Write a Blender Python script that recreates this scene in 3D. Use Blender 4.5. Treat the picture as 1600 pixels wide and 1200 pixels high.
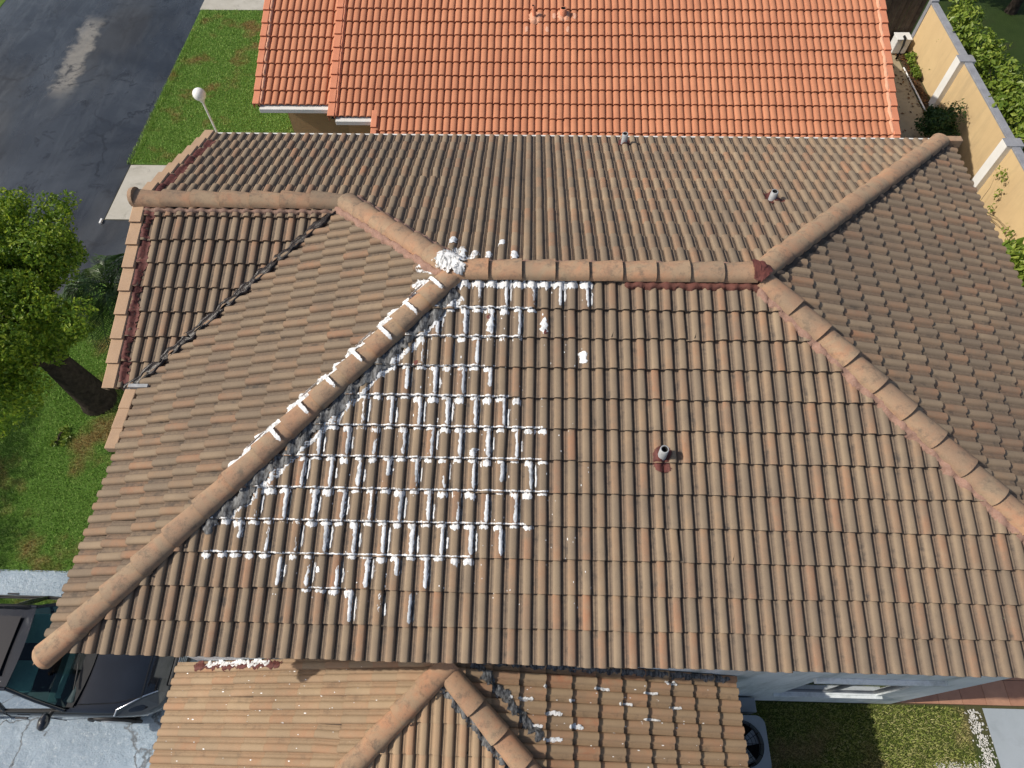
import bpy, bmesh, math, random
import numpy as np
from mathutils import Vector, Matrix, noise as mnoise

random.seed(7)
rng = np.random.default_rng(7)
SC = bpy.context.scene
COL = SC.collection
for o in list(bpy.data.objects):
    bpy.data.objects.remove(o)

# ---------------------------------------------------------------- camera
EZ = 5.4                                   # height of the upper eave above the ground
CAMP = np.array([-0.8568, -1.0053, 7.0323 + EZ])
YAW, PITCH, ROLL, FPX = -0.0410, 1.0237, -0.0188, 1022.9


def cam_axes():
    cy, sy, cp, sp = math.cos(YAW), math.sin(YAW), math.cos(PITCH), math.sin(PITCH)
    f = np.array([sy * cp, cy * cp, -sp])
    r = np.array([cy, -sy, 0.0])
    u = np.cross(r, f)
    cr, sr = math.cos(ROLL), math.sin(ROLL)
    return cr * r + sr * u, -sr * r + cr * u, f


CR, CU, CF = cam_axes()
cam = bpy.data.cameras.new('camera')
cam.sensor_width = 36.0
cam.lens = 36.0 * FPX / 1600.0
cam.clip_start = 0.05
cam.clip_end = 400.0
camo = bpy.data.objects.new('camera', cam)
COL.objects.link(camo)
camo.matrix_world = Matrix(((CR[0], CU[0], -CF[0], CAMP[0]), (CR[1], CU[1], -CF[1], CAMP[1]), (CR[2], CU[2], -CF[2], CAMP[2]), (0, 0, 0, 1)))
SC.camera = camo

# ---------------------------------------------------------------- sky, sun, exposure
SUN_D = Vector((1.08, 0.08, -1.0)).normalized()
SUN_EL = math.asin(-SUN_D.z)
SUN_AZ = math.atan2(-SUN_D.x, -SUN_D.y)     # clockwise from +Y
world = bpy.data.worlds.new('World')
SC.world = world
world.use_nodes = True
wn = world.node_tree
wn.nodes.clear()
sky = wn.nodes.new('ShaderNodeTexSky')
sky.sky_type = 'NISHITA'
sky.sun_disc = False
sky.dust_density = 2.5
sky.ozone_density = 0.5
sky.sun_elevation = SUN_EL
sky.sun_rotation = SUN_AZ % (2 * math.pi)
bg = wn.nodes.new('ShaderNodeBackground')
bg.inputs['Strength'].default_value = 0.10
wo = wn.nodes.new('ShaderNodeOutputWorld')
wn.links.new(sky.outputs[0], bg.inputs[0])
wn.links.new(bg.outputs[0], wo.inputs[0])
sun = bpy.data.lights.new('sun', 'SUN')
sun.energy = 3.6
sun.angle = math.radians(0.55)
sun.color = (1.0, 0.935, 0.825)
suno = bpy.data.objects.new('sun', sun)
COL.objects.link(suno)
suno.location = (-20, -2, 30)
suno.rotation_euler = SUN_D.to_track_quat('-Z', 'Y').to_euler()
SC.view_settings.view_transform = 'Standard'
SC.view_settings.look = 'None'
SC.view_settings.exposure = 0.18
SC.view_settings.gamma = 1.0
SC.view_settings.use_curve_mapping = False
SC.render.engine = 'CYCLES'
SC.cycles.use_denoising = True


# ---------------------------------------------------------------- object helpers
def tag(o, label=None, cat=None, group=None, kind=None):
    if label:
        o['label'] = label
    if cat:
        o['category'] = cat
    if group:
        o['group'] = group
    if kind:
        o['kind'] = kind
    return o


def empty(name, loc=(0, 0, 0)):
    o = bpy.data.objects.new(name, None)
    o.empty_display_size = 0.2
    o.location = loc
    COL.objects.link(o)
    return o


def link(name, me, parent=None, matrix=None):
    o = bpy.data.objects.new(name, me)
    COL.objects.link(o)
    if parent is not None:
        o.parent = parent
        o.matrix_parent_inverse = PINV(parent)
    if matrix is not None:
        o.matrix_basis = matrix
    return o


_pm = {}


def PINV(p):
    """inverse of a parent's world matrix (parents here carry at most a translation / rotation and are set once)"""
    key = p.name
    if key not in _pm:
        m = p.matrix_basis.copy() if p.type != 'EMPTY' else Matrix.LocRotScale(p.location, p.rotation_euler.to_quaternion(), p.scale)
        if p.parent is not None:
            m = p.parent_world @ m if hasattr(p, 'parent_world') else m
        _pm[key] = m.inverted()
    return _pm[key]


def mesh(name, V, F, mats=(), smooth=False, attrs=None, mi=None):
    me = bpy.data.meshes.new(name)
    me.from_pydata([tuple(map(float, v)) for v in V], [], [tuple(map(int, f)) for f in F])
    for m in (mats if isinstance(mats, (list, tuple)) else [mats]):
        me.materials.append(m)
    if mi is not None:
        me.polygons.foreach_set('material_index', np.asarray(mi, dtype=np.int32))
    if smooth is True:
        me.polygons.foreach_set('use_smooth', np.ones(len(F), dtype=bool))
    elif smooth is not False and smooth is not None:
        me.polygons.foreach_set('use_smooth', np.asarray(smooth, dtype=bool))
    if attrs:
        for k, a in attrs.items():
            at = me.attributes.new(k, 'FLOAT', 'POINT')
            at.data.foreach_set('value', np.asarray(a, dtype=np.float32))
    me.update()
    return me


def obj(name, V, F, mats=(), parent=None, smooth=False, attrs=None, mi=None, matrix=None):
    return link(name, mesh(name, V, F, mats, smooth, attrs, mi), parent, matrix)


class MB:
    """collects shapes that make ONE part"""
    def __init__(s):
        s.V, s.F, s.S = [], [], []

    def add(s, V, F, smooth=False):
        n = len(s.V)
        s.V += [tuple(v) for v in V]
        s.F += [tuple(i + n for i in f) for f in F]
        s.S += [smooth] * len(F)
        return s

    def box(s, x0, x1, y0, y1, z0, z1, bev=0.0):
        if bev <= 0:
            V = [(x, y, z) for z in (z0, z1) for y in (y0, y1) for x in (x0, x1)]
            F = [(0, 2, 3, 1), (4, 5, 7, 6), (0, 1, 5, 4), (2, 6, 7, 3), (0, 4, 6, 2), (1, 3, 7, 5)]
            return s.add(V, F)
        bm = bmesh.new()
        bmesh.ops.create_cube(bm, size=1)
        bmesh.ops.scale(bm, vec=(x1 - x0, y1 - y0, z1 - z0), verts=bm.verts)
        bmesh.ops.translate(bm, vec=((x0 + x1) / 2, (y0 + y1) / 2, (z0 + z1) / 2), verts=bm.verts)
        bmesh.ops.bevel(bm, geom=bm.edges[:], offset=bev, segments=2, affect='EDGES', profile=0.5)
        bm.verts.index_update()
        V = [v.co[:] for v in bm.verts]
        F = [[v.index for v in f.verts] for f in bm.faces]
        bm.free()
        return s.add(V, F)

    def tube(s, pts, rad, n=10, caps=True, smooth=True):
        pts = [Vector(p) for p in pts]
        rad = rad if isinstance(rad, (list, tuple)) else [rad] * len(pts)
        V, F = [], []
        for i, p in enumerate(pts):
            t = (pts[min(i + 1, len(pts) - 1)] - pts[max(i - 1, 0)]).normalized()
            a = t.cross(Vector((0, 0, 1))) if abs(t.z) < 0.95 else t.cross(Vector((0, 1, 0)))
            a.normalize()
            b = t.cross(a)
            for k in range(n):
                q = 2 * math.pi * k / n
                V.append(p + (a * math.cos(q) + b * math.sin(q)) * rad[i])
        for i in range(len(pts) - 1):
            for k in range(n):
                F.append((i * n + k, i * n + (k + 1) % n, (i + 1) * n + (k + 1) % n, (i + 1) * n + k))
        s.add(V, F, smooth)
        if caps:
            m = (len(pts) - 1) * n
            s.add(V[:n], [tuple(range(n))])
            s.add(V[m:], [tuple(range(n))[::-1]])
        return s

    def prism(s, poly, z0, z1):
        n = len(poly)
        V = [(x, y, z0) for x, y in poly] + [(x, y, z1) for x, y in poly]
        F = [tuple(range(n))[::-1], tuple(range(n, 2 * n))] + [(i, (i + 1) % n, n + (i + 1) % n, n + i) for i in range(n)]
        return s.add(V, F)

    def build(s, name, mat, parent=None, attrs=None):
        return obj(name, s.V, s.F, mat, parent, smooth=s.S, attrs=attrs)


def sheet(name, poly, z, mat, label=None, kind='structure', nx=None):
    o = obj(name, [(x, y, z) for x, y in poly], [tuple(range(len(poly)))], mat)
    return tag(o, label, None, None, kind)


# ---------------------------------------------------------------- material helpers
class NT:
    def __init__(s, name):
        s.m = bpy.data.materials.new(name)
        s.m.use_nodes = True
        s.t = s.m.node_tree
        s.b = s.t.nodes['Principled BSDF']
        s.out = s.t.nodes['Material Output']
        s.pos = s.n('ShaderNodeNewGeometry').outputs['Position']

    def n(s, kind, **kw):
        nd = s.t.nodes.new(kind)
        for k, v in kw.items():
            setattr(nd, k, v)
        return nd

    def l(s, a, b):
        s.t.links.new(a, b)

    def val(s, x, sock):
        if hasattr(x, 'is_output'):
            s.l(x, sock)
        else:
            if isinstance(x, (tuple, list)) and len(x) == 3 and sock.type == 'RGBA':
                x = (*x, 1)
            sock.default_value = x

    def noise(s, scale, detail=3, rough=0.55, vec=None, dist=0.0, out='Fac'):
        nd = s.n('ShaderNodeTexNoise')
        nd.inputs['Scale'].default_value = scale
        nd.inputs['Detail'].default_value = detail
        nd.inputs['Roughness'].default_value = rough
        nd.inputs['Distortion'].default_value = dist
        s.l(vec if vec is not None else s.pos, nd.inputs['Vector'])
        return nd.outputs[out]

    def mapv(s, scale=(1, 1, 1), loc=(0, 0, 0), rot=(0, 0, 0), vec=None):
        nd = s.n('ShaderNodeMapping')
        nd.inputs['Scale'].default_value = scale
        nd.inputs['Location'].default_value = loc
        nd.inputs['Rotation'].default_value = rot
        s.l(vec if vec is not None else s.pos, nd.inputs['Vector'])
        return nd.outputs[0]

    def ramp(s, fac, stops, interp='LINEAR'):
        nd = s.n('ShaderNodeValToRGB')
        cr = nd.color_ramp
        cr.interpolation = interp
        while len(cr.elements) > 1:
            cr.elements.remove(cr.elements[-1])
        for i, (p, c) in enumerate(stops):
            e = cr.elements[0] if i == 0 else cr.elements.new(p)
            e.position = p
            e.color = (c, c, c, 1) if not isinstance(c, (tuple, list)) else (*c, 1)
        s.l(fac, nd.inputs[0])
        return nd.outputs[0]

    def mix(s, fac, a, b, mode='MIX'):
        nd = s.n('ShaderNodeMix', data_type='RGBA', blend_type=mode)
        s.val(fac, nd.inputs[0])
        s.val(a, nd.inputs[6])
        s.val(b, nd.inputs[7])
        return nd.outputs[2]

    def math(s, op, a, b=0.0, clamp=False):
        nd = s.n('ShaderNodeMath', operation=op, use_clamp=clamp)
        s.val(a, nd.inputs[0])
        s.val(b, nd.inputs[1])
        return nd.outputs[0]

    def attr(s, name):
        return s.n('ShaderNodeAttribute', attribute_name=name).outputs['Fac']

    def bump(s, h, strength=0.3, dist=0.01):
        nd = s.n('ShaderNodeBump')
        nd.inputs['Strength'].default_value = strength
        nd.inputs['Distance'].default_value = dist
        s.l(h, nd.inputs['Height'])
        s.l(nd.outputs[0], s.b.inputs['Normal'])

    def done(s, color, rough=0.8, spec=0.3, metal=0.0):
        s.val(color, s.b.inputs['Base Color'])
        s.val(rough, s.b.inputs['Roughness'])
        s.val(metal, s.b.inputs['Metallic'])
        s.b.inputs['Specular IOR Level'].default_value = spec
        return s.m


def rnd_of(t):
    """0..1 random of a piece: the object's own random plus a stored one (for joined pieces)"""
    oi = t.n('ShaderNodeObjectInfo').outputs['Random']
    return t.math('FRACT', t.math('ADD', oi, t.attr('rnd')))


def tile_mat(name, tans, oranges, panc, grime, pan_amt=0.75, dirt=0.5, fleck=0.25, mild=0.8):
    t = NT(name)
    r = rnd_of(t)
    wn_ = t.n('ShaderNodeTexWhiteNoise', noise_dimensions='1D')
    t.l(r, wn_.inputs['W'])
    r2 = wn_.outputs['Value']
    a = t.ramp(r, [(0.0, tans[0]), (0.5, tans[1]), (1.0, tans[2])])
    c = t.ramp(r2, [(0.0, oranges[0]), (0.55, oranges[1]), (1.0, oranges[2])])
    n1 = t.noise(2.2, 4, 0.6)
    bar = t.math('MULTIPLY', t.attr('barrel'), t.ramp(t.noise(7, 4, 0.65), [(0.30, 0.25), (0.62, 1.0)]))
    col = t.mix(bar, a, c)
    # slow change over the roof and soft wear blotches
    col = t.mix(t.ramp(t.noise(0.45, 2), [(0.3, 0.0), (0.70, 0.55)]), col, grime)
    col = t.mix(t.ramp(n1, [(0.40, 0.0), (0.70, dirt)]), col, grime)
    # pans keep old grime in long streaks
    pn = t.math('MULTIPLY', t.attr('pan'), t.ramp(t.noise(30, 3), [(0.25, 0.45), (0.7, 1.0)]))
    col = t.mix(t.math('MULTIPLY', pn, pan_amt), col, panc)
    # black mildew spots
    ms = t.math('MULTIPLY', t.ramp(t.noise(6.5, 5, 0.7), [(0.54, 0.0), (0.70, mild)]), t.math('ADD', t.math('MULTIPLY', t.attr('pan'), 0.95), 0.12))
    col = t.mix(ms, col, (0.035, 0.03, 0.028))
    # fine sandy grain
    g = t.noise(260, 2, 0.7)
    col = t.mix(fleck, col, t.mix(t.ramp(g, [(0.3, 0.0), (0.7, 1.0)]), t.mix(0.55, col, (0.05, 0.04, 0.035)), t.mix(0.35, col, (0.8, 0.72, 0.62))))
    t.bump(t.noise(140, 3, 0.7), 0.35, 0.004)
    return t.done(col, 0.88, 0.25)


BROWN = tile_mat('brown_concrete_tile',
                 [(0.335, 0.242, 0.153), (0.280, 0.204, 0.130), (0.225, 0.168, 0.113)],
                 [(0.310, 0.208, 0.122), (0.330, 0.188, 0.104), (0.352, 0.166, 0.085)],
                 (0.120, 0.086, 0.063), (0.160, 0.118, 0.082), 0.88, dirt=0.6)
PALE = tile_mat('pale_concrete_tile',
                [(0.460, 0.328, 0.200), (0.410, 0.290, 0.178), (0.360, 0.258, 0.162)],
                [(0.440, 0.285, 0.172), (0.440, 0.255, 0.145), (0.445, 0.218, 0.115)],
                (0.270, 0.185, 0.115), (0.270, 0.188, 0.115), 0.65, dirt=0.5, fleck=0.2, mild=0.35)
MIDT = tile_mat('tan_brown_concrete_tile',
                [(0.400, 0.275, 0.155), (0.350, 0.240, 0.138), (0.320, 0.218, 0.125)],
                [(0.410, 0.240, 0.132), (0.410, 0.205, 0.105), (0.420, 0.170, 0.080)],
                (0.240, 0.160, 0.095), (0.230, 0.155, 0.095), 0.6, dirt=0.5, fleck=0.2, mild=0.4)
SALMON = tile_mat('salmon_clay_tile',
                  [(0.580, 0.245, 0.128), (0.550, 0.228, 0.118), (0.515, 0.208, 0.106)],
                  [(0.575, 0.240, 0.124), (0.540, 0.220, 0.113), (0.500, 0.198, 0.100)],
                  (0.30, 0.090, 0.045), (0.42, 0.155, 0.080), pan_amt=0.8, dirt=0.5, fleck=0.16, mild=0.25)


def cap_material():
    t = NT('weathered_cap_tile')
    r = rnd_of(t)
    c = t.ramp(r, [(0.0, (0.40, 0.278, 0.170)), (0.35, (0.345, 0.242, 0.150)), (0.7, (0.415, 0.258, 0.150)), (1.0, (0.375, 0.215, 0.122))])
    c = t.mix(t.ramp(t.noise(3.4, 5, 0.68, dist=1.1), [(0.40, 0.0), (0.66, 0.85)]), c, (0.46, 0.205, 0.105))
    c = t.mix(t.ramp(t.noise(1.3, 4, 0.65), [(0.38, 0.0), (0.68, 0.75)]), c, (0.20, 0.148, 0.102))
    c = t.mix(t.ramp(t.noise(8, 6, 0.8), [(0.50, 0.0), (0.68, 0.75)]), c, (0.075, 0.060, 0.048))
    g = t.noise(240, 2, 0.7)
    c = t.mix(0.22, c, t.ramp(g, [(0.3, (0.10, 0.07, 0.05)), (0.7, (0.62, 0.5, 0.38))]))
    t.bump(t.noise(120, 3, 0.7), 0.35, 0.004)
    return t.done(c, 0.88, 0.25)


CAP = cap_material()


def simple(name, c1, c2, scale, rough=0.8, spec=0.3, bump=0.2, bscale=None, detail=4, fine=0.0):
    t = NT(name)
    c = t.mix(t.ramp(t.noise(scale, detail, 0.6), [(0.3, 0.0), (0.7, 1.0)]), c1, c2)
    if fine > 0:
        c = t.mix(fine, c, t.ramp(t.noise(bscale or 80, 2), [(0.3, (0.02, 0.02, 0.02)), (0.7, (0.9, 0.9, 0.9))]))
    if bump > 0:
        t.bump(t.noise(bscale or scale * 8, 4, 0.65), bump, 0.01)
    return t.done(c, rough, spec)


DECK = simple('roof_underlay', (0.06, 0.045, 0.038), (0.09, 0.07, 0.055), 6)
RAKE = simple('tan_rake_tile', (0.46, 0.30, 0.18), (0.38, 0.245, 0.15), 4, 0.85, 0.25, 0.2, 90, fine=0.06)
RAKE_S = simple('salmon_rake_tile', (0.62, 0.24, 0.13), (0.56, 0.20, 0.105), 4, 0.85, 0.25, 0.15, 90, fine=0.04)
REDB = simple('red_brown_mortar', (0.17, 0.065, 0.05), (0.11, 0.05, 0.04), 8, 0.85, 0.2, 0.5, 60)
MORTB = simple('brown_mortar', (0.24, 0.14, 0.10), (0.17, 0.11, 0.085), 8, 0.85, 0.2, 0.5, 60, fine=0.05)
REDP = simple('faded_red_mortar', (0.33, 0.19, 0.14), (0.23, 0.135, 0.10), 8, 0.85, 0.2, 0.5, 60, fine=0.05)
TAR = simple('black_valley_tar', (0.010, 0.008, 0.007), (0.026, 0.015, 0.012), 14, 0.38, 0.45, 0.5, 45)
FASC_W = simple('white_fascia', (0.72, 0.71, 0.68), (0.62, 0.61, 0.58), 3, 0.6, 0.3, 0.05)
FASC_B = simple('brown_fascia', (0.20, 0.14, 0.10), (0.16, 0.11, 0.08), 3, 0.7, 0.3, 0.05)
WALLB = simple('blue_grey_stucco', (0.80, 0.84, 0.86), (0.62, 0.67, 0.69), 1.3, 0.9, 0.2, 0.3, 60, fine=0.04)
WALLN = simple('ochre_stucco', (0.47, 0.31, 0.16), (0.43, 0.275, 0.14), 2, 0.9, 0.2, 0.5, 55)
WALLY = simple('pale_yellow_stucco', (0.66, 0.49, 0.27), (0.60, 0.44, 0.24), 0.8, 0.9, 0.2, 0.15, 70, fine=0.03)
def stucco(name, c1, c2, stain, amt, lo=.52, hi=.74):
    t = NT(name)
    c = t.mix(t.ramp(t.noise(0.9, 5, 0.65), [(0.3, 0.0), (0.7, 1.0)]), c1, c2)
    c = t.mix(t.ramp(t.noise(1.5, 6, 0.72, vec=t.mapv((1.6, 1.6, 0.30))), [(lo, 0.0), (hi, amt)]), c, stain)
    c = t.mix(t.ramp(t.noise(14, 5, 0.8), [(0.60, 0.0), (0.78, amt * .6)]), c, stain)
    t.bump(t.noise(75, 4, 0.7), 0.35, 0.008)
    return t.done(c, 0.92, 0.15)


WALLY = stucco('pale_yellow_stucco', (0.66, 0.49, 0.27), (0.58, 0.42, 0.23), (0.36, 0.27, 0.17), .45)
WALLB = stucco('blue_grey_stucco', (0.80, 0.84, 0.86), (0.62, 0.67, 0.69), (0.26, 0.30, 0.28), .75, .46, .70)
PILW = simple('white_pillar_paint', (0.82, 0.81, 0.78), (0.74, 0.73, 0.70), 3, 0.7, 0.3, 0.1)
COPE = simple('grey_coping', (0.30, 0.31, 0.34), (0.22, 0.225, 0.25), 5, 0.85, 0.25, 0.3)
PVC = simple('grey_vent_pipe', (0.40, 0.41, 0.42), (0.24, 0.25, 0.26), 12, 0.5, 0.4, 0.1)
DARK = simple('dark_hollow', (0.012, 0.012, 0.013), (0.02, 0.02, 0.02), 5, 0.8, 0.1, 0)
WHITE = simple('white_enamel', (0.80, 0.80, 0.79), (0.72, 0.72, 0.71), 4, 0.35, 0.5, 0)
WOODF = simple('dark_fence_wood', (0.055, 0.042, 0.034), (0.10, 0.078, 0.060), 7, 0.85, 0.2, 0.4)
METAL_G = simple('grey_painted_metal', (0.30, 0.33, 0.36), (0.24, 0.265, 0.29), 3, 0.45, 0.5, 0.05)
BARK = simple('dark_bark', (0.022, 0.018, 0.015), (0.06, 0.048, 0.038), 10, 0.95, 0.1, 1.0, 28)


def brushed(name, dark, light, r0, r1, rough=.5, alpha=True, wearc=None, amt=1.5, nscale=26, spec=.4):
    """brushed-on coating: pigment streaks, ragged dry-brush edge (attribute edge: 0 at the rim, 1 inside)"""
    t = NT(name)
    st = t.noise(34, 5, 0.7, vec=t.mapv((1, 0.35, 0.35)))
    f = t.ramp(st, [(r0, 0.0), (r1, 1.0)])
    c = t.mix(f, dark, light)
    if wearc:
        c = t.mix(t.attr('wear'), c, t.mix(f, *wearc))
    t.bump(t.noise(70, 4, 0.7), 0.28, 0.004)
    t.done(c, rough, spec)
    if alpha:
        n = t.math('MULTIPLY', t.math('SUBTRACT', t.noise(nscale, 5, 0.72), 0.5), amt)
        k = t.math('ADD', t.attr('edge'), n)
        al = t.ramp(k, [(0.30, 0.0), (0.40, 1.0)])
        tr = t.n('ShaderNodeBsdfTransparent')
        mx = t.n('ShaderNodeMixShader')
        t.l(al, mx.inputs[0])
        t.l(tr.outputs[0], mx.inputs[1])
        t.l(t.b.outputs[0], mx.inputs[2])
        t.l(mx.outputs[0], t.out.inputs[0])
    return t.m


SEAL = brushed('white_sealant', (0.42, 0.44, 0.46), (0.84, 0.85, 0.86), .34, .54, wearc=((0.05, 0.053, 0.058), (0.46, 0.49, 0.52)))
BEAD = brushed('thick_white_sealant', (0.36, 0.37, 0.38), (0.82, 0.82, 0.82), .36, .52, amt=1.5, nscale=34)
SMEAR = brushed('dark_grey_sealant', (0.025, 0.025, 0.027), (0.20, 0.205, 0.21), .42, .66, .6, amt=1.2)
SPECK = brushed('dried_speck', (0.7, 0.7, 0.7), (0.88, 0.88, 0.87), .3, .5, alpha=False)
RED = brushed('red_roof_cement', (0.070, 0.020, 0.017), (0.150, 0.045, 0.036), .36, .62, .75, amt=1.4, nscale=22)


def glass_mat(name, tint, alpha=0.6):
    t = NT(name)
    tr = t.n('ShaderNodeBsdfTransparent')
    tr.inputs[0].default_value = (*tint, 1)
    gl = t.n('ShaderNodeBsdfGlossy')
    gl.inputs['Roughness'].default_value = 0.03
    fr = t.n('ShaderNodeFresnel')
    fr.inputs[0].default_value = 1.5
    mx = t.n('ShaderNodeMixShader')
    t.l(fr.outputs[0], mx.inputs[0])
    t.l(tr.outputs[0], mx.inputs[1])
    t.l(gl.outputs[0], mx.inputs[2])
    t.l(mx.outputs[0], t.out.inputs[0])
    return t.m


def leaf_mat(name, lo, mid, hi, trans=0.25, rough=0.5):
    t = NT(name)
    c = t.ramp(t.attr('rnd'), [(0.0, lo), (0.5, mid), (1.0, hi)])
    c = t.mix(t.ramp(t.noise(1.6, 3), [(0.35, 0.0), (0.7, 0.5)]), c, lo)
    t.done(c, rough, 0.35)
    tl = t.n('ShaderNodeBsdfTranslucent')
    t.l(c, tl.inputs[0])
    mx = t.n('ShaderNodeMixShader')
    mx.inputs[0].default_value = trans
    t.l(t.b.outputs[0], mx.inputs[1])
    t.l(tl.outputs[0], mx.inputs[2])
    t.l(mx.outputs[0], t.out.inputs[0])
    return t.m


# ---------------------------------------------------------------- ground, roads, lawns
def ground_material():
    t = NT('bare_soil')
    c = t.mix(t.ramp(t.noise(0.7, 5), [(0.35, 0.0), (0.65, 1.0)]), (0.055, 0.075, 0.025), (0.10, 0.075, 0.045))
    t.bump(t.noise(20, 4), 0.5, 0.03)
    return t.done(c, 0.95, 0.1)


def lawn_material(name, g1, g2, br, bamt):
    t = NT(name)
    c = t.mix(t.ramp(t.noise(2.2, 4), [(0.3, 0.0), (0.7, 1.0)]), g1, g2)
    c = t.mix(t.ramp(t.noise(38, 4, 0.75), [(0.32, 0.6), (0.58, 0.0)]), c, (0.025, 0.045, 0.010))
    c = t.mix(t.ramp(t.noise(0.85, 5, 0.6), [(0.53, 0.0), (0.67, bamt)]), c, br)
    t.bump(t.noise(55, 4, 0.7), 1.0, 0.05)
    return t.done(c, 0.9, 0.15)


def asphalt_material():
    t = NT('damp_asphalt')
    sep = t.n('ShaderNodeSeparateXYZ')
    t.l(t.pos, sep.inputs[0])
    big = t.noise(0.28, 5, 0.6, dist=0.8)
    c = t.mix(t.ramp(big, [(0.35, 0.0), (0.65, 1.0)]), (0.010, 0.012, 0.017), (0.040, 0.046, 0.055))
    # paler worn streak in the lane and a second scuffed band
    w = t.math('ADD', sep.outputs[0], t.math('MULTIPLY', t.math('SUBTRACT', t.noise(1.5, 4, 0.7), 0.5), 1.2))
    d = t.math('ABSOLUTE', t.math('ADD', t.math('ADD', w, 15.55), t.math('MULTIPLY', t.math('SUBTRACT', sep.outputs[1], 19.0), 0.08)))
    dy = t.math('ABSOLUTE', t.math('SUBTRACT', t.math('ADD', sep.outputs[1], t.math('MULTIPLY', t.noise(0.9, 3), 1.2)), 19.4))
    k = t.math('MULTIPLY', t.ramp(d, [(0.22, 1.0), (0.42, 0.0)]), t.ramp(t.math('MULTIPLY', dy, 0.25), [(0.42, 1.0), (0.58, 0.0)]))
    k = t.math('MULTIPLY', k, t.ramp(t.noise(3.5, 4, 0.7), [(0.2, 0.55), (0.6, 1.0)]))
    c = t.mix(k, c, (0.20, 0.185, 0.16))
    # dusty drag marks along the lane, pale on the far side
    dm = t.noise(2.4, 6, 0.72, vec=t.mapv((1, 0.16, 1)), dist=0.4)
    c = t.mix(t.math('MULTIPLY', t.ramp(dm, [(0.48, 0.0), (0.72, 0.55)]), t.ramp(t.math('MULTIPLY', t.math('ADD', sep.outputs[0], 20.0), 0.125), [(0.0, 1.0), (0.9, 0.25)])), c, (0.11, 0.12, 0.13))
    # cracks
    vo = t.n('ShaderNodeTexVoronoi', feature='DISTANCE_TO_EDGE')
    vo.inputs['Scale'].default_value = 0.42
    wv = t.n('ShaderNodeVectorMath', operation='ADD')
    ws = t.n('ShaderNodeVectorMath', operation='SCALE')
    ws.inputs[3].default_value = 0.9
    t.l(t.noise(1.4, 5, 0.7, out='Color'), ws.inputs[0])
    t.l(t.mapv((1, 0.45, 1)), wv.inputs[0])
    t.l(ws.outputs[0], wv.inputs[1])
    t.l(wv.outputs[0], vo.inputs['Vector'])
    c = t.mix(t.math('MULTIPLY', t.ramp(vo.outputs['Distance'], [(0.004, 0.9), (0.016, 0.0)]), t.ramp(t.noise(0.5, 3), [(0.45, 0.0), (0.6, 1.0)])), c, (0.006, 0.006, 0.007))
    sp = t.ramp(t.noise(180, 2, 0.6), [(0.70, 0.0), (0.78, 0.55)])
    c = t.mix(sp, c, (0.16, 0.16, 0.17))
    c = t.mix(t.ramp(t.noise(1.1, 6, 0.75, dist=1.2), [(0.56, 0.0), (0.64, 0.85)]), c, (0.008, 0.008, 0.010))
    t.bump(t.noise(110, 3, 0.7), 0.5, 0.008)
    rg = t.ramp(t.noise(0.22, 4, 0.6, vec=t.mapv((1.3, 0.5, 1))), [(0.40, 0.14), (0.60, 0.55)])
    return t.done(c, rg, 0.45)


def driveway_material():
    t = NT('wet_painted_concrete')
    c = t.mix(t.ramp(t.noise(1.2, 5, 0.65), [(0.3, 0.0), (0.7, 1.0)]), (0.19, 0.255, 0.325), (0.29, 0.37, 0.455))
    c = t.mix(t.ramp(t.noise(9, 5, 0.75), [(0.55, 0.0), (0.72, 0.5)]), c, (0.60, 0.66, 0.72))  # pale flecks paint bright wet glints into the colour
    vo = t.n('ShaderNodeTexVoronoi', feature='DISTANCE_TO_EDGE')
    vo.inputs['Scale'].default_value = 0.42
    off = t.n('ShaderNodeVectorMath', operation='ADD')
    sc = t.n('ShaderNodeVectorMath', operation='SCALE')
    sc.inputs[3].default_value = 0.5
    t.l(t.noise(2.2, 4, out='Color'), sc.inputs[0])
    t.l(t.pos, off.inputs[0])
    t.l(sc.outputs[0], off.inputs[1])
    t.l(off.outputs[0], vo.inputs['Vector'])
    c = t.mix(t.ramp(vo.outputs['Distance'], [(0.002, 0.85), (0.008, 0.0)]), c, (0.05, 0.055, 0.06))
    t.bump(t.math('ADD', t.noise(17, 6, 0.8), t.math('MULTIPLY', t.noise(4, 3, 0.6), 2.0)), 0.9, 0.022)
    rg = t.ramp(t.noise(3.0, 5, 0.7), [(0.35, 0.10), (0.65, 0.34)])
    return t.done(c, rg, 0.5)


def concrete_material(name, c1, c2, stain, samt=0.6, rough=0.85):
    t = NT(name)
    c = t.mix(t.ramp(t.noise(1.6, 5, 0.65), [(0.3, 0.0), (0.7, 1.0)]), c1, c2)
    c = t.mix(t.ramp(t.noise(2.8, 6, 0.75, dist=0.6), [(0.55, 0.0), (0.72, samt)]), c, stain)
    t.bump(t.noise(70, 3, 0.7), 0.3, 0.006)
    return t.done(c, rough, 0.25)


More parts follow.
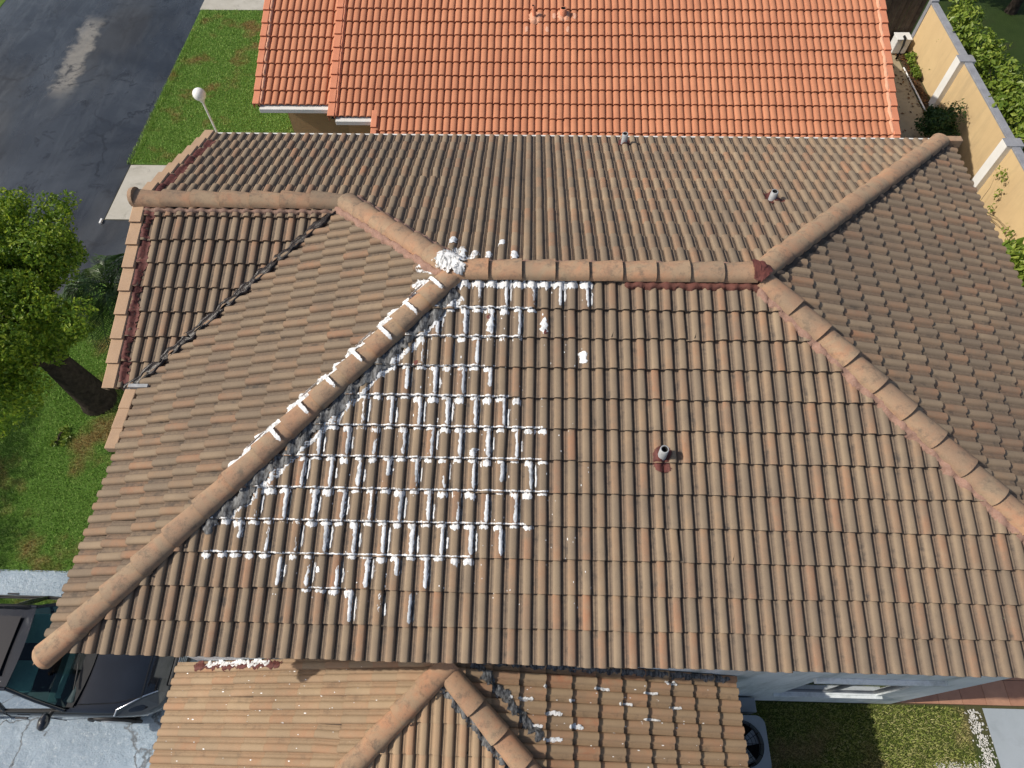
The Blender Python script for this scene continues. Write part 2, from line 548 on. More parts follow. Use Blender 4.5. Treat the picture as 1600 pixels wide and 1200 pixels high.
LAWN = lawn_material('thick_lawn', (0.105, 0.215, 0.032), (0.145, 0.275, 0.05), (0.30, 0.21, 0.10), 0.7)
LAWN_D = lawn_material('dry_lawn', (0.075, 0.115, 0.022), (0.13, 0.145, 0.045), (0.24, 0.18, 0.09), 0.75)
LAWN_B = lawn_material('thin_lawn_baked_shade', (0.030, 0.055, 0.012), (0.045, 0.075, 0.018), (0.05, 0.045, 0.025), 0.5)  # shade behind the hedge is put into these darker lawn colours
ASPH = asphalt_material()
DRIVE = driveway_material()
CONC = concrete_material('pale_concrete', (0.36, 0.34, 0.29), (0.46, 0.44, 0.39), (0.17, 0.16, 0.13))
PATHC = concrete_material('tan_concrete', (0.40, 0.33, 0.22), (0.30, 0.24, 0.15), (0.10, 0.08, 0.05), 0.7)
SLABC = concrete_material('blue_grey_concrete', (0.36, 0.40, 0.44), (0.31, 0.35, 0.38), (0.24, 0.27, 0.29), 0.4, 0.7)
SOIL = simple('leaf_mould', (0.05, 0.035, 0.022), (0.10, 0.065, 0.04), 6, 0.95, 0.1, 0.8)

R4 = lambda x0, x1, y0, y1: [(x0, y0), (x1, y0), (x1, y1), (x0, y1)]
sheet('ground', R4(-150, 150, -150, 200), -0.008, ground_material())
sheet('road', R4(-19.3, -12.1, 7.4, 120), -0.002, ASPH)
sheet('parking_pad', R4(-12.1, -8.6, 9.3, 11.44), -0.001, ASPH)
sheet('driveway', [(-26, -8), (-5.3, -8), (-5.3, 2.22), (-26, 2.25)], 0.004, DRIVE)
LAWNS = [('front_lawn', [(-26, 2.2), (-5.0, 2.2), (-5.0, 9.28), (-12.1, 9.28), (-12.1, 7.38), (-26, 7.38)], LAWN),
         ('neighbour_lawn', [(-12.1, 13.6), (-6.3, 13.6), (-6.3, 21.4), (-12.25, 21.4), (-12.2, 17)], LAWN),
         ('verge', R4(-30, -19.32, 7.4, 60), LAWN),
         ('side_lawn', R4(1.5, 6.68, -6, 0.29), LAWN_D),
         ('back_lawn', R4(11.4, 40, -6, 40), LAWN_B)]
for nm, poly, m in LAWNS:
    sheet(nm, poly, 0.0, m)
sheet('concrete_apron', R4(-12.07, -6.4, 11.46, 13.57), 0.006, CONC)
sheet('far_driveway', R4(-12.28, -6.9, 21.42, 25.5), 0.004, CONC)
sheet('side_path', R4(7.2, 10.72, 7.5, 19.8), 0.004, PATHC)
sheet('planting_bed', R4(10.76, 11.06, 5, 19.8), 0.003, SOIL)
sheet('patio_slab', R4(6.97, 10.9, -6, 0.27), 0.008, SLABC)
MB().box(-12.15, -12.10, 11.28, 11.44, 0.0, 0.06, 0.008).build('kerb_marker', WHITE)
tag(bpy.data.objects['kerb_marker'], 'tiny white kerb block at the corner of the pale concrete apron', 'kerb block')

# paved terrace, each tile its own piece
ter = tag(obj('terrace', [(5.4, 0.31, 0.006), (10.9, 0.31, 0.006), (10.9, 7.4, 0.006), (5.4, 7.4, 0.006)], [(0, 1, 2, 3)], SOIL), None, None, None, 'structure')
TERM = NT('terracotta_paver')
_c = TERM.ramp(rnd_of(TERM), [(0, (0.46, 0.26, 0.17)), (0.5, (0.42, 0.225, 0.145)), (1, (0.38, 0.195, 0.125))])
_c = TERM.mix(TERM.ramp(TERM.noise(5, 5, 0.7), [(0.4, 0.0), (0.75, 0.5)]), _c, (0.24, 0.12, 0.08))
TERM.bump(TERM.noise(60, 3), 0.2, 0.005)
TERM = TERM.done(_c, 0.55, 0.4)
pm = MB().box(0.004, 0.396, 0.004, 0.396, 0, 0.022)
pme = mesh('paving_tile', pm.V, pm.F, TERM)
for i in range(11):
    for j in range(6):
        link('paving_tile', pme, ter, Matrix.Translation((5.46 + 0.40 * i, 0.315 + 0.40 * j, 0.007 + random.uniform(0, .002))))


# ---------------------------------------------------------------- tile slopes
PT = math.atan(1 / 3)
CP, SP = math.cos(PT), math.sin(PT)
BW = 0.1525          # one barrel
EXP = 0.3407         # exposed length of a course
TL = 0.415           # length of a tile
LIFT = 0.040         # nose above the course below
OFF = -0.054          # surface of the pans below the reference plane


PROF_B = [(0.0, -0.009, 1.0), (0.011, 0.0, 1.0), (0.026, 0.001, 1.0), (0.030, 0.008, 1.0), (0.037, 0.001, 1.0), (0.059, 0.003, 1.0),
          (0.068, 0.026, 0.0), (0.086, 0.0365, 0.0), (0.126, 0.0365, 0.0), (0.145, 0.027, 0.0)]
PROF_S = [(0.0, 0.0, 1.0), (0.022, 0.001, 0.8), (0.030, 0.019, 0.0), (0.048, 0.033, 0.0), (0.098, 0.036, 0.0), (0.130, 0.031, 0.0), (0.146, 0.018, 0.0)]


def prof_at(P, u):
    x = u % BW
    pts = P + [(BW, P[0][1], 1.0)]
    for a, b in zip(pts[:-1], pts[1:]):
        if x <= b[0]:
            k = (x - a[0]) / max(1e-6, b[0] - a[0])
            return a[1] + (b[1] - a[1]) * k
    return 0.0


def base_tile(P):
    V, A, B, F, S = [], [], [], [], []
    for k in range(2):
        pts = [(u + k * BW, w, pn, float(k)) for u, w, pn in P] + [((k + 1) * BW, P[0][1], 1.0, float(k))]
        n, o = len(pts), len(V)
        for v, dw in ((0.0, LIFT), (TL, LIFT - LIFT * TL / EXP)):
            for u, w, pn, br in pts:
                V.append((u, v, w + dw)); A.append(pn); B.append(br)
        for u, w, pn, br in pts:
            V.append((u, -0.001, w + LIFT)); A.append(pn); B.append(br)
        for u, w, pn, br in pts:
            V.append((u, 0.004, w + LIFT - 0.035)); A.append(1.0); B.append(br)
        for i in range(n - 1):
            F.append((o + i, o + i + 1, o + n + i + 1, o + n + i)); S.append(True)
        for i in range(n - 1):
            F.append((o + 3 * n + i, o + 3 * n + i + 1, o + 2 * n + i + 1, o + 2 * n + i)); S.append(False)
    return np.array(V), F, np.array(A), np.array(B), S


TILE_B = base_tile(PROF_B)
TILE_S = base_tile(PROF_S)


class Slope:
    def __init__(s, origin, U, pitch=PT, prof=PROF_B, base=TILE_B):
        s.o = np.array(origin, float)
        s.U = np.array(U, float)
        s.prof, s.base = prof, base
        hz = np.cross([0, 0, 1.0], s.U)          # horizontal, up-slope
        s.V = hz * math.cos(pitch) + np.array([0, 0, math.sin(pitch)])
        s.N = np.cross(s.U, s.V)
        s.o = s.o + s.N * OFF
        s.pitch = pitch

    def pt(s, u, v, w=0.0):
        return s.o + s.U * u + s.V * v + s.N * w

    def uv(s, p):
        d = np.array(p, float) - s.o
        return float(d @ s.U), float(d @ s.V)

    def h(s, u, v):
        dv = v % EXP
        return LIFT * (1 - dv / EXP) + prof_at(s.prof, u)

    def sp(s, u, v, lift=0.0):
        return s.pt(u, v, s.h(u, v) + lift)

    def mat(s, u, v, jit=True):
        m = Matrix(((s.U[0], s.V[0], s.N[0], 0), (s.U[1], s.V[1], s.N[1], 0), (s.U[2], s.V[2], s.N[2], 0), (0, 0, 0, 1)))
        o = s.pt(u, v)
        j = Matrix.Rotation(rng.normal(0, 0.006), 4, 'Z') @ Matrix.Rotation(rng.normal(0, 0.006), 4, 'X') if jit else Matrix()
        dv = rng.normal(0, 0.0035) if jit else 0
        if jit and rng.random() < .05:
            dv += rng.normal(0, .010)
            j = Matrix.Rotation(rng.normal(0, 0.022), 4, 'Z') @ j
        return Matrix.Translation(Vector(o + s.V * dv + s.N * abs(rng.normal(0, 0.0015)))) @ m @ j


def lay_tiles(sl, u0, u1, nrows, planes, row0=0, phase=0):
    """tiles of one slope; planes: (point, normal) vertical planes, kept where normal . (x - p) <= 0"""
    out = []
    for r in range(row0, row0 + nrows):
        v = r * EXP
        i0 = int(math.floor(u0 / BW)) - 2
        i0 += (i0 + r + phase) % 2
        i = i0
        while i * BW < u1 + 2 * BW:
            a = i * BW                       # right edge of the tile is a joint with (i + r) even
            L = a - 2 * BW
            cs = [sl.pt(x, y) for x in (L, a) for y in (v, v + EXP)]
            keep, cut = True, []
            for p, n in planes:
                d = [float((c - p) @ n) for c in cs]
                if min(d) > -0.012:
                    keep = False
                    break
                if max(d) > 0.002:
                    cut.append((p, n))
            if keep:
                out.append(dict(sl=sl, m=sl.mat(L, v), cut=cut, c=sl.pt(L + BW, v + EXP / 2), cs=cs, row=r, i=i))
            i += 2
    return out


def hp(p, n):
    p = np.array([p[0], p[1], 0.0]); n = np.array([n[0], n[1], 0.0])
    return p, n / np.linalg.norm(n)


def project(p):
    d = np.array(p) - CAMP
    z = d @ CF
    return 800 + FPX * (d @ CR) / z, 600 - FPX * (d @ CU) / z, z


def cut_tile(t):
    V, F, A, B, S = t['sl'].base
    bm = bmesh.new()
    la = bm.verts.layers.float.new('pan')
    lb = bm.verts.layers.float.new('barrel')
    vs = []
    for co, a, b in zip(V, A, B):
        x = bm.verts.new(t['m'] @ Vector(co)); x[la] = a; x[lb] = b
        vs.append(x)
    for f, s_ in zip(F, S):
        bm.faces.new([vs[i] for i in f]).smooth = s_
    for p, n in t['cut']:
        bmesh.ops.bisect_plane(bm, geom=bm.verts[:] + bm.edges[:] + bm.faces[:], plane_co=p, plane_no=n, clear_outer=True)
    if not bm.faces:
        bm.free()
        return None
    bm.verts.index_update()
    r = ([v.co[:] for v in bm.verts], [[v.index for v in f.verts] for f in bm.faces], [v[la] for v in bm.verts], [v[lb] for v in bm.verts], [f.smooth for f in bm.faces])
    bm.free()
    return r


def make_tiles(tiles, mats, house, parents, stuff_name, stuff_label, nmax=300, hidden=lambda t: False):
    def score(t):
        q = [project(c) for c in t['cs']]
        if min(k[2] for k in q) < 0.1:
            return 0
        cx = sum(k[0] for k in q) / 4; cy = sum(k[1] for k in q) / 4
        if not (-5 < cx < 1605 and -5 < cy < 1205) or hidden(t):
            return 0
        if (CAMP - t['c']) @ t['sl'].N <= 0:
            return 0
        a, b, c, d = q[0], q[1], q[3], q[2]
        P_ = [a, b, c, d]
        ar = abs(sum(P_[k][0] * P_[(k + 1) % 4][1] - P_[(k + 1) % 4][0] * P_[k][1] for k in range(4))) / 2
        return ar * (0.6 if t['cut'] else 1.0)
    for t in tiles:
        t['s'] = score(t)
    order = sorted(tiles, key=lambda t: -t['s'])
    ml = list(dict.fromkeys(mats.values()))
    AM = []
    shared = {}
    AV, AF, AA, AB, AS, AR = [], [], [], [], [], []
    nv = 0
    for k, t in enumerate(order):
        single = k < nmax and t['s'] > 0
        mat = mats[id(t['sl'])]
        if t['cut']:
            r = cut_tile(t)
            if r is None:
                continue
            V, F, A, B, S = r
            if single:
                obj('roof_tile', V, F, mat, parents[id(t['sl'])], S, dict(pan=A, barrel=B, rnd=np.zeros(len(V))))
                continue
            V = np.array(V)
        else:
            V0, F, A, B, S = t['sl'].base
            if single:
                key = (id(t['sl'].base), mat.name)
                if key not in shared:
                    shared[key] = mesh('roof_tile', V0, F, mat, S, dict(pan=A, barrel=B, rnd=np.zeros(len(V0))))
                link('roof_tile', shared[key], parents[id(t['sl'])], t['m'])
                continue
            M3 = np.array(t['m'])
            V = V0 @ M3[:3, :3].T + M3[:3, 3]
        AV.append(V)
        AF += [tuple(i + nv for i in f) for f in F]
        AA += list(A); AB += list(B); AS += list(S); AM += [ml.index(mat)] * len(F)
        AR += [random.random()] * len(V)
        nv += len(V)
    o = obj(stuff_name, np.concatenate(AV), AF, ml, house, AS, dict(pan=AA, barrel=AB, rnd=AR), AM)
    tag(o, stuff_label, None, None, 'stuff')


# ---- reference numbers of the big roof
D, H = 3.992, 1.331
XL, XR = -1.66, 1.742
YW, ZW = 5.675, 0.77
NE_Y = 8.05           # rear eave
W_X, E_X = -5.76, 6.02
XJ = XL - (YW - D)    # where the wing ridge meets the hip

house = empty('house', (0, 4, 0))
tag(house, 'house with weathered brown barrel tile hip roofs, white sealant smeared over its tiles', 'house')

S_S = Slope((0, 0, EZ), (1, 0, 0))
S_N = Slope((0, NE_Y, EZ + H - (NE_Y - D) / 3), (-1, 0, 0))
S_W = Slope((W_X, 0, EZ + H - (XL - W_X) / 3), (0, -1, 0))
S_E = Slope((E_X, 0, EZ + H - (E_X - XR) / 3), (0, 1, 0))
S_G = Slope((-6.15, 3.17, EZ + ZW - (YW - 3.17) / 3), (1, 0, 0))
LX, LY, LZ = -1.77, 0.13, EZ - 1.3
LWX, LEX, LSY = -5.57, 2.03, 0.13 - 3.80
S_LW = Slope((LWX, 0, LZ - (LX - LWX) / 3), (0, -1, 0))
S_LE = Slope((LEX, 0, LZ - (LEX - LX) / 3), (0, 1, 0))
S_LS = Slope((LX, LSY, LZ - (LY - LSY) / 3), (1, 0, 0))

tiles = []
tiles += lay_tiles(S_S, XL - D - .1, XR + D + .1, 13, [hp((XL, D), (-1, 1)), hp((XR, D), (1, 1)), hp((0, D), (0, 1))])
# north slope: right of the upper hip, and the wing part
nt = lay_tiles(S_N, -E_X - .3, 6.3, 13, [hp((XR, D), (1, -1)), hp((0, D), (0, -1)), hp((-6.17, 0), (-1, 0))])
for t in nt:
    c = t['c']
    if c[0] < XJ - 0.15:
        pl = [hp((0, YW), (0, -1))]
    else:
        pl = [hp((XL, D), (-1, -1))]
    ok = True
    for p, n in pl:
        d = [float((q - p) @ n) for q in t['cs']]
        if min(d) > -0.012:
            ok = False
        elif max(d) > 0.002:
            t['cut'].append((p, n))
    if ok:
        tiles.append(t)
VAL = np.array([XJ, YW])
tiles += lay_tiles(S_W, -6.0, 0.1, 13, [hp((XL, D), (1, -1)), hp((XL, D), (1, 1)), hp((XJ - .03, YW), (-1, 1)), hp((-5.9, 3.12), (0, 1)) if False else hp((XL, 20), (0, 1))])
tiles += lay_tiles(S_E, -0.1, 8.4, 13, [hp((XR, D), (-1, -1)), hp((XR, D), (-1, 1)), hp((0, 7.99), (0, 1))])
tiles += lay_tiles(S_G, 0.10, 3.0, 9, [hp((0, YW), (0, 1)), hp((XJ + .03 - .06, YW), (1, -1)), hp((-6.06, 0), (-1, 0))])
low = []
low += lay_tiles(S_LW, -0.28, 3.9, 13, [hp((LX, LY), (1, -1)), hp((LX, 0), (1, 0)), hp((0, 0.29), (0, 1))])
low += lay_tiles(S_LE, -3.9, 0.28, 13, [hp((LX, LY), (-1, -1)), hp((LX, 0), (-1, 0)), hp((0, 0.29), (0, 1))])
low += lay_tiles(S_LS, -3.9, 3.9, 13, [hp((LX, LY), (1, 1)), hp((LX, LY), (-1, 1))], phase=1)
tiles += low


def deck(name, polys, mat, parent, drop=0.02):
    V, F = [], []
    for sl, pl in polys:
        n = len(V)
        for x, y in pl:
            # height of the slope plane at x, y
            o, N = sl.o - sl.N * drop, sl.N
            z = o[2] - ((x - o[0]) * N[0] + (y - o[1]) * N[1]) / N[2]
            V.append((x, y, z))
        F.append(tuple(range(n, n + len(pl))))
    return obj(name, V, F, mat, parent)


roof = deck('roof', [(S_S, [(XL - D, 0.015), (XR + D, 0.015), (XR, D), (XL, D)]),
                     (S_N, [(XR + D, NE_Y - .015), (-6.1, NE_Y - .015), (-6.1, YW), (XJ, YW), (XL, D), (XR, D)]),
                     (S_W, [(W_X + .015, 3.1), (W_X + .015, -.08), (XL, D), (XJ, YW)]),
                     (S_E, [(E_X - .015, -.2), (E_X - .015, 7.98), (XR, D)]),
                     (S_G, [(-6.1, 3.185), (-5.9, 3.185), (XJ, YW), (-6.1, YW)])], DECK, house)
low_roof = deck('lower_roof', [(S_LW, [(LWX + .015, 0.29), (LWX + .015, LSY), (LX, LY), (LX, .29)]),
                               (S_LE, [(LEX - .015, LSY), (LEX - .015, 0.29), (LX, .29), (LX, LY)]),
                               (S_LS, [(LWX, LSY + .015), (LEX, LSY + .015), (LX, LY)])], DECK, house)
PAR = {id(s): roof for s in (S_S, S_N, S_W, S_E, S_G)}
PAR.update({id(s): low_roof for s in (S_LW, S_LE, S_LS)})
TM = {id(s): BROWN for s in (S_S, S_N, S_W, S_E, S_G)}
TM.update({id(s): PALE for s in (S_LW, S_LS)})
TM[id(S_LE)] = MIDT
make_tiles(tiles, TM, house, PAR, 'roof_tile_field', 'rest of the brown roof tiles', 300,
           lambda t: t['sl'] in (S_LW, S_LE, S_LS) and t['c'][1] > 0.1)


# ---- ridge and hip caps
def base_cap(w=0.143, rise=0.113, L=0.47, n=10):
    V, F, S = [], [], []
    for y, k, dz in ((0.0, 1.0, 0.020), (L, 0.88, -0.012)):
        for i in range(n + 1):
            a = math.pi * i / n
            V.append((-math.cos(a) * w * k, y, abs(math.sin(a)) ** 0.8 * rise * k + dz - 0.02))
    m = n + 1
    for i in range(m):
        V.append((V[i][0], -0.001, V[i][2]))
    for i in range(m):
        a = math.pi * i / n
        V.append((-math.cos(a) * (w - .022), 0.004, abs(math.sin(a)) ** 0.8 * (rise - .024) - 0.0))
    for i in range(n):
        F.append((i, i + 1, m + i + 1, m + i)); S.append(True)
    for i in range(n):
        F.append((3 * m + i, 3 * m + i + 1, 2 * m + i + 1, 2 * m + i)); S.append(False)
    # closed far end
    return V, F, S


CV, CF_, CS = base_cap()
CAPM = mesh('ridge_tile', CV, CF_, CAP, CS, dict(rnd=np.zeros(len(CV))))


def cap_row(top, bot, parent, step=0.40, start=0.0, close=False, raise_=0.0, nose=0.018):
    """caps from bot up to top; the nose of each cap points at bot"""
    top, bot = Vector(top), Vector(bot)
    d = top - bot
    n = max(1, round(d.length / step))
    st = d.length / n
    y = d.normalized()
    x = y.cross(Vector((0, 0, 1))).normalized()
    z = x.cross(y)
    for i in range(n):
        p = bot + y * (i * st) + z * raise_
        m = Matrix(((x.x, y.x, z.x, p.x), (x.y, y.y, z.y, p.y), (x.z, y.z, z.z, p.z), (0, 0, 0, 1)))
        m = m @ Matrix.Rotation(random.gauss(0, 0.012), 4, 'Z') @ Matrix.Rotation(random.gauss(0, 0.02), 4, 'Y') @ Matrix.Rotation(-0.02 + nose - .02, 4, 'X')
        link('ridge_tile', CAPM, parent, m)
    # rounded closing end at the foot
    if close:
        V, F = [], []
        k = 10
        for j in range(5):
            q = (j / 4) * math.pi / 2
            for i in range(k + 1):
                a = math.pi * i / k
                w, r = 0.141 * math.cos(q), 0.111 * math.cos(q)
                V.append((-math.cos(a) * w, -0.10 * math.sin(q) - .001, math.sin(a) ** .8 * r - .005))
        for j in range(4):
            for i in range(k):
                F.append((j * (k + 1) + i + 1, j * (k + 1) + i, (j + 1) * (k + 1) + i, (j + 1) * (k + 1) + i + 1))
        p = bot + z * raise_
        m = Matrix(((x.x, y.x, z.x, p.x), (x.y, y.y, z.y, p.y), (x.z, y.z, z.z, p.z), (0, 0, 0, 1)))
        obj('hip_starter', V, F, CAP, parent, True, dict(rnd=np.full(len(V), .3)), None, m)


ZR = EZ + H
zt = -0.005
cap_row((XL - .02, D, ZR + zt), (XR - .02, D, ZR + zt), roof, 0.385, nose=0.03)
def dn(p, q, f):
    return tuple(np.array(p) + (np.array(q) - np.array(p)) * f)
top_l, top_r = (XL, D, ZR + zt), (XR, D, ZR + zt)
cap_row(dn(top_l, (XL - D, 0, EZ + zt), .02), (XL - D - .03, -.03, EZ + zt - .012), roof, 0.40, close=True)
cap_row(dn(top_r, (XR + D, 0, EZ + zt), .03), (XR + D, 0, EZ + zt), roof, 0.40, close=True, nose=0.035)
cap_row(dn(top_r, (XR + D, 2 * D, EZ + zt), .03), (XR + D + .02, 2 * D + .02, EZ + zt - .01), roof, 0.40, close=True, nose=0.008)
cap_row(dn(top_l, (XJ, YW, EZ + ZW + zt), .05), (XJ + .02, YW - .02, EZ + ZW + zt), roof, 0.40, close=True, nose=0.008)
cap_row((XJ - .05, YW, EZ + ZW + zt), (-6.24, YW, EZ + ZW + zt), roof, 0.40, close=False, nose=0.012)
ltop = (LX, LY, LZ + zt)
cap_row(dn(ltop, (LWX, LSY, LZ - 1.267 + zt), -.01), (LWX, LSY, LZ - 1.267 + zt), low_roof, 0.40, close=True, nose=0.012)
cap_row(dn(ltop, (LEX, LSY, LZ - 1.267 + zt), .03), (LEX, LSY, LZ - 1.267 + zt), low_roof, 0.40, close=True, nose=0.035)
# round plug closing the wing ridge at the gable
MB().tube([(-6.26, YW, EZ + ZW + .02), (-6.20, YW, EZ + ZW + .02)], [.125, .14], 14).build('ridge_end_plug', CAP, roof, None)


# ---- things laid on the tiles: mortar, tar, sealant
def ribbon(name, sl, path, wl, wr, mat, parent, lift=0.010, na=7, ns=None, jit=0.3, edge=0.0, freq=22.0, wear=None, noise=0.003, seed=None, conf=1.0, base=0.045):
    """strip that follows the tile surface; path is a list of (u, v); wl, wr its half widths to the left and right"""
    r = np.random.default_rng(seed if seed is not None else int(rng.integers(1e9)))
    path = [np.array(p, float) for p in path]
    seg = [np.linalg.norm(b - a) for a, b in zip(path[:-1], path[1:])]
    tot = sum(seg)
    n = ns or max(4, int(tot / 0.022))
    V, W, E_ = [], [], []
    ph = r.uniform(0, 6.28, 8)
    for i in range(n + 1):
        s = tot * i / n
        k, acc = 0, 0
        while k < len(seg) - 1 and acc + seg[k] < s:
            acc += seg[k]; k += 1
        q = (s - acc) / seg[k]
        c = path[k] + (path[k + 1] - path[k]) * q
        t = (path[k + 1] - path[k]) / seg[k]
        nrm = np.array([-t[1], t[0]])
        jl = 1 + jit * (math.sin(s * freq + ph[0]) * .5 + math.sin(s * freq * 2.7 + ph[1]) * .35 + r.normal(0, .3))
        jr = 1 + jit * (math.sin(s * freq * 1.2 + ph[2]) * .5 + math.sin(s * freq * 3.1 + ph[3]) * .35 + r.normal(0, .3))
        taper = min(1, (i + .6) / 2.2, (n - i + .6) / 2.2)
        a, b = -max(.1, jr) * wr * taper, max(.1, jl) * wl * taper
        for j in range(na):
            f = j / (na - 1)
            p = c + nrm * (a + (b - a) * f)
            e = math.sin(math.pi * f) ** .5 if 0 < j < na - 1 else 0
            e *= min(1, (i + .2) / 1.5, (n - i + .2) / 1.5)
            hh = conf * sl.h(p[0], p[1]) + (1 - conf) * base
            if e == 0:
                hh = min(hh, sl.h(p[0], p[1])) if conf < 1 else hh
            V.append(sl.pt(p[0], p[1], hh + edge + lift * e + abs(r.normal(0, noise)) * (e > 0) + (0.0015 if e == 0 else 0)))
            W.append(0.0 if wear is None else wear)
            E_.append(min(1.0, 2.6 * min(f, 1 - f)) * min(1.0, i / 2.5, (n - i) / 2.5) if 0 < j < na - 1 else 0.0)
    F = [(i * na + j, i * na + j + 1, (i + 1) * na + j + 1, (i + 1) * na + j) for i in range(n) for j in range(na - 1)]
    F = [f[::-1] for f in F]
    return obj(name, V, F, mat, parent, True, dict(wear=W, edge=E_))


def slope_path(sl, p, q, off, n=2):
    """uv path between two plan points, pushed off to the side (in plan metres) by off = (dx, dy)"""
    out = []
    for k in range(n):
        f = k / (n - 1)
        x = p[0] + (q[0] - p[0]) * f + off[0]; y = p[1] + (q[1] - p[1]) * f + off[1]
        N = sl.N; o = sl.o
        z = o[2] - ((x - o[0]) * N[0] + (y - o[1]) * N[1]) / N[2]
        out.append(sl.uv((x, y, z)))
    return out


# mortar beds beside the caps
ribbon('mortar_bed', S_S, slope_path(S_S, (XR + .1, D - .1), (XR + D, 0), (-.115, -.05)), .09, .055, REDP, roof, .024, 6, jit=.5, freq=8, conf=.45, base=.06)
ribbon('mortar_bed', S_S, slope_path(S_S, (XL + 1.9, D), (XR + .05, D), (0, -.135)), .05, .045, REDB, roof, .022, 6, jit=.4, conf=.45, base=.06)
ribbon('mortar_bed', S_W, slope_path(S_W, (XL, D), (XJ, YW), (-.11, -.09)), .055, .05, REDP, roof, .025, 6, jit=.35, freq=13, conf=.45, base=.06)
ribbon('mortar_bed', S_N, slope_path(S_N, (XL, D), (XJ, YW), (.10, .10)), .05, .05, REDP, roof, .02, 6, jit=.3, conf=.45, base=.06)
ribbon('mortar_bed', S_G, slope_path(S_G, (-6.1, YW), (XJ, YW), (0, -.145)), .03, .035, MORTB, roof, .022, 6, jit=.4, conf=.45, base=.06)
ribbon('mortar_bed', S_N, slope_path(S_N, (XL, D), (XR, D), (0, .14)), .04, .04, REDP, roof, .02, 6, jit=.3, conf=.45, base=.06)
ribbon('mortar_bed', S_E, slope_path(S_E, (XR, D), (XR + D, 2 * D), (.08, -.10)), .06, .05, DECK, roof, .02, 6, jit=.3)
ribbon('mortar_bed', S_LS, slope_path(S_LS, (LX, LY), (LEX, LSY), (-.13, -.06)), .05, .06, SMEAR, low_roof, .015, 5, jit=.6)
# dark red dab where ridge and hips meet on the right
bmv = []
def blob(name, c, rx, ry, rz, mat, parent, seed=1, n=10, rough=.25):
    r = np.random.default_rng(seed)
    bm = bmesh.new()
    bmesh.ops.create_icosphere(bm, subdivisions=4, radius=1)
    ph = r.uniform(0, 6.28, 9)
    for v in bm.verts:
        a = v.co
        k = 1 + rough * (1.2 * mnoise.noise(a * 1.6 + Vector((seed, 0, 0))) + .7 * mnoise.noise(a * 3.3 + Vector((0, seed, 0))) + .15 * mnoise.noise(a * 9)) if rough > .1 else 1.0
        v.co = Vector((a.x * rx * k, a.y * ry * k, a.z * rz * k)) + Vector(c)
    me = bpy.data.meshes.new(name)
    bm.to_mesh(me); bm.free()
    me.materials.append(mat)
    me.polygons.foreach_set('use_smooth', np.ones(len(me.polygons), dtype=bool))
    at = me.attributes.new('edge', 'FLOAT', 'POINT')
    at.data.foreach_set('value', np.full(len(me.vertices), 1.6, dtype=np.float32))
    return link(name, me, parent)




def cap_smear(name, top, bot, s0, s1, a0, a1, mat, parent, lift=.006, seed=1, flare=0.0):
    """coat brushed over a row of caps: from s0 to s1 metres below top, from angle a0 to a1 (0 = left edge looking up, pi = right edge)"""
    top, bot = Vector(top), Vector(bot)
    y = (bot - top).normalized()
    x = (-y).cross(Vector((0, 0, 1))).normalized()
    z = x.cross(-y)
    ni, nj = max(5, int((s1 - s0) / .02)), 14
    r = np.random.default_rng(seed)
    V, F, E_ = [], [], []
    for i in range(ni + 1):
        for j in range(nj + 1):
            a = a0 + (a1 - a0) * j / nj
            k = 1.0 + flare * (1 - math.sin(a))
            w, h = .149 * k, .120
            p = top + y * (s0 + (s1 - s0) * i / ni) + x * (-math.cos(a) * (w + lift)) + z * (abs(math.sin(a)) ** .8 * (h + lift) - .003 + r.normal(0, .001))
            V.append(p)
            E_.append(min(1.0, 2.4 * min(i / ni, 1 - i / ni)) * min(1.0, 3.5 * min(j / nj, 1 - j / nj)))
    for i in range(ni):
        for j in range(nj):
            q = i * (nj + 1) + j
            F.append((q, q + nj + 1, q + nj + 2, q + 1))
    return obj(name, V, F, mat, parent, True, dict(edge=E_, wear=[0.0] * len(V)))


P_FL, P_UL, P_FR, P_BR = (XL - D, 0, EZ + zt), (XJ, YW, EZ + ZW + zt), (XR + D, 0, EZ + zt), (XR + D, 2 * D, EZ + zt)
blob('red_cement_patch', (XR + .02, D + .0, ZR + .03), .10, .12, .088, RED, roof, 3, rough=.2)
cap_smear('red_cement_patch', top_r, P_FR, -.02, .13, .2, 2.6, RED, roof, .012, 5)
cap_smear('red_cement_patch', top_r, top_l, -.02, .10, .4, 2.9, RED, roof, .012, 6)
RAG = brushed('ragged_white_sealant', (0.18, 0.185, 0.19), (0.82, 0.82, 0.82), .40, .56, amt=2.0, nscale=14)
cap_smear('sealant_patch', top_l, P_UL, -.10, .34, .1, 3.1, RAG, roof, .003, 7, .02)
cap_smear('sealant_patch', top_l, P_FL, -.10, .10, .0, 2.9, RAG, roof, .002, 9, .02)
for k, (x_, y_, a_, l_) in enumerate(((-.24, .02, 2.6, .30), (-.30, -.10, 3.3, .22), (-.12, -.16, 3.6, .20), (-.34, .10, 2.2, .18))):
    ribbon('sealant_patch', S_W, slope_path(S_W, (XL + x_, D + y_), (XL + x_ + l_ * math.cos(a_), D + y_ + l_ * math.sin(a_)), (0, 0)), .06, .06, RAG, roof, .004, 8, 16, jit=.5, freq=12, noise=.0005)
for k, (x_, y_, a_, l_) in enumerate(((-.06, .26, 1.5, .22), (.12, .22, 1.2, .18), (-.22, .36, 1.8, .15))):
    ribbon('sealant_patch', S_N, slope_path(S_N, (XL + x_, D + y_), (XL + x_ + l_ * math.cos(a_), D + y_ + l_ * math.sin(a_)), (0, 0)), .06, .06, RAG, roof, .004, 8, 16, jit=.5, freq=12, noise=.0005)

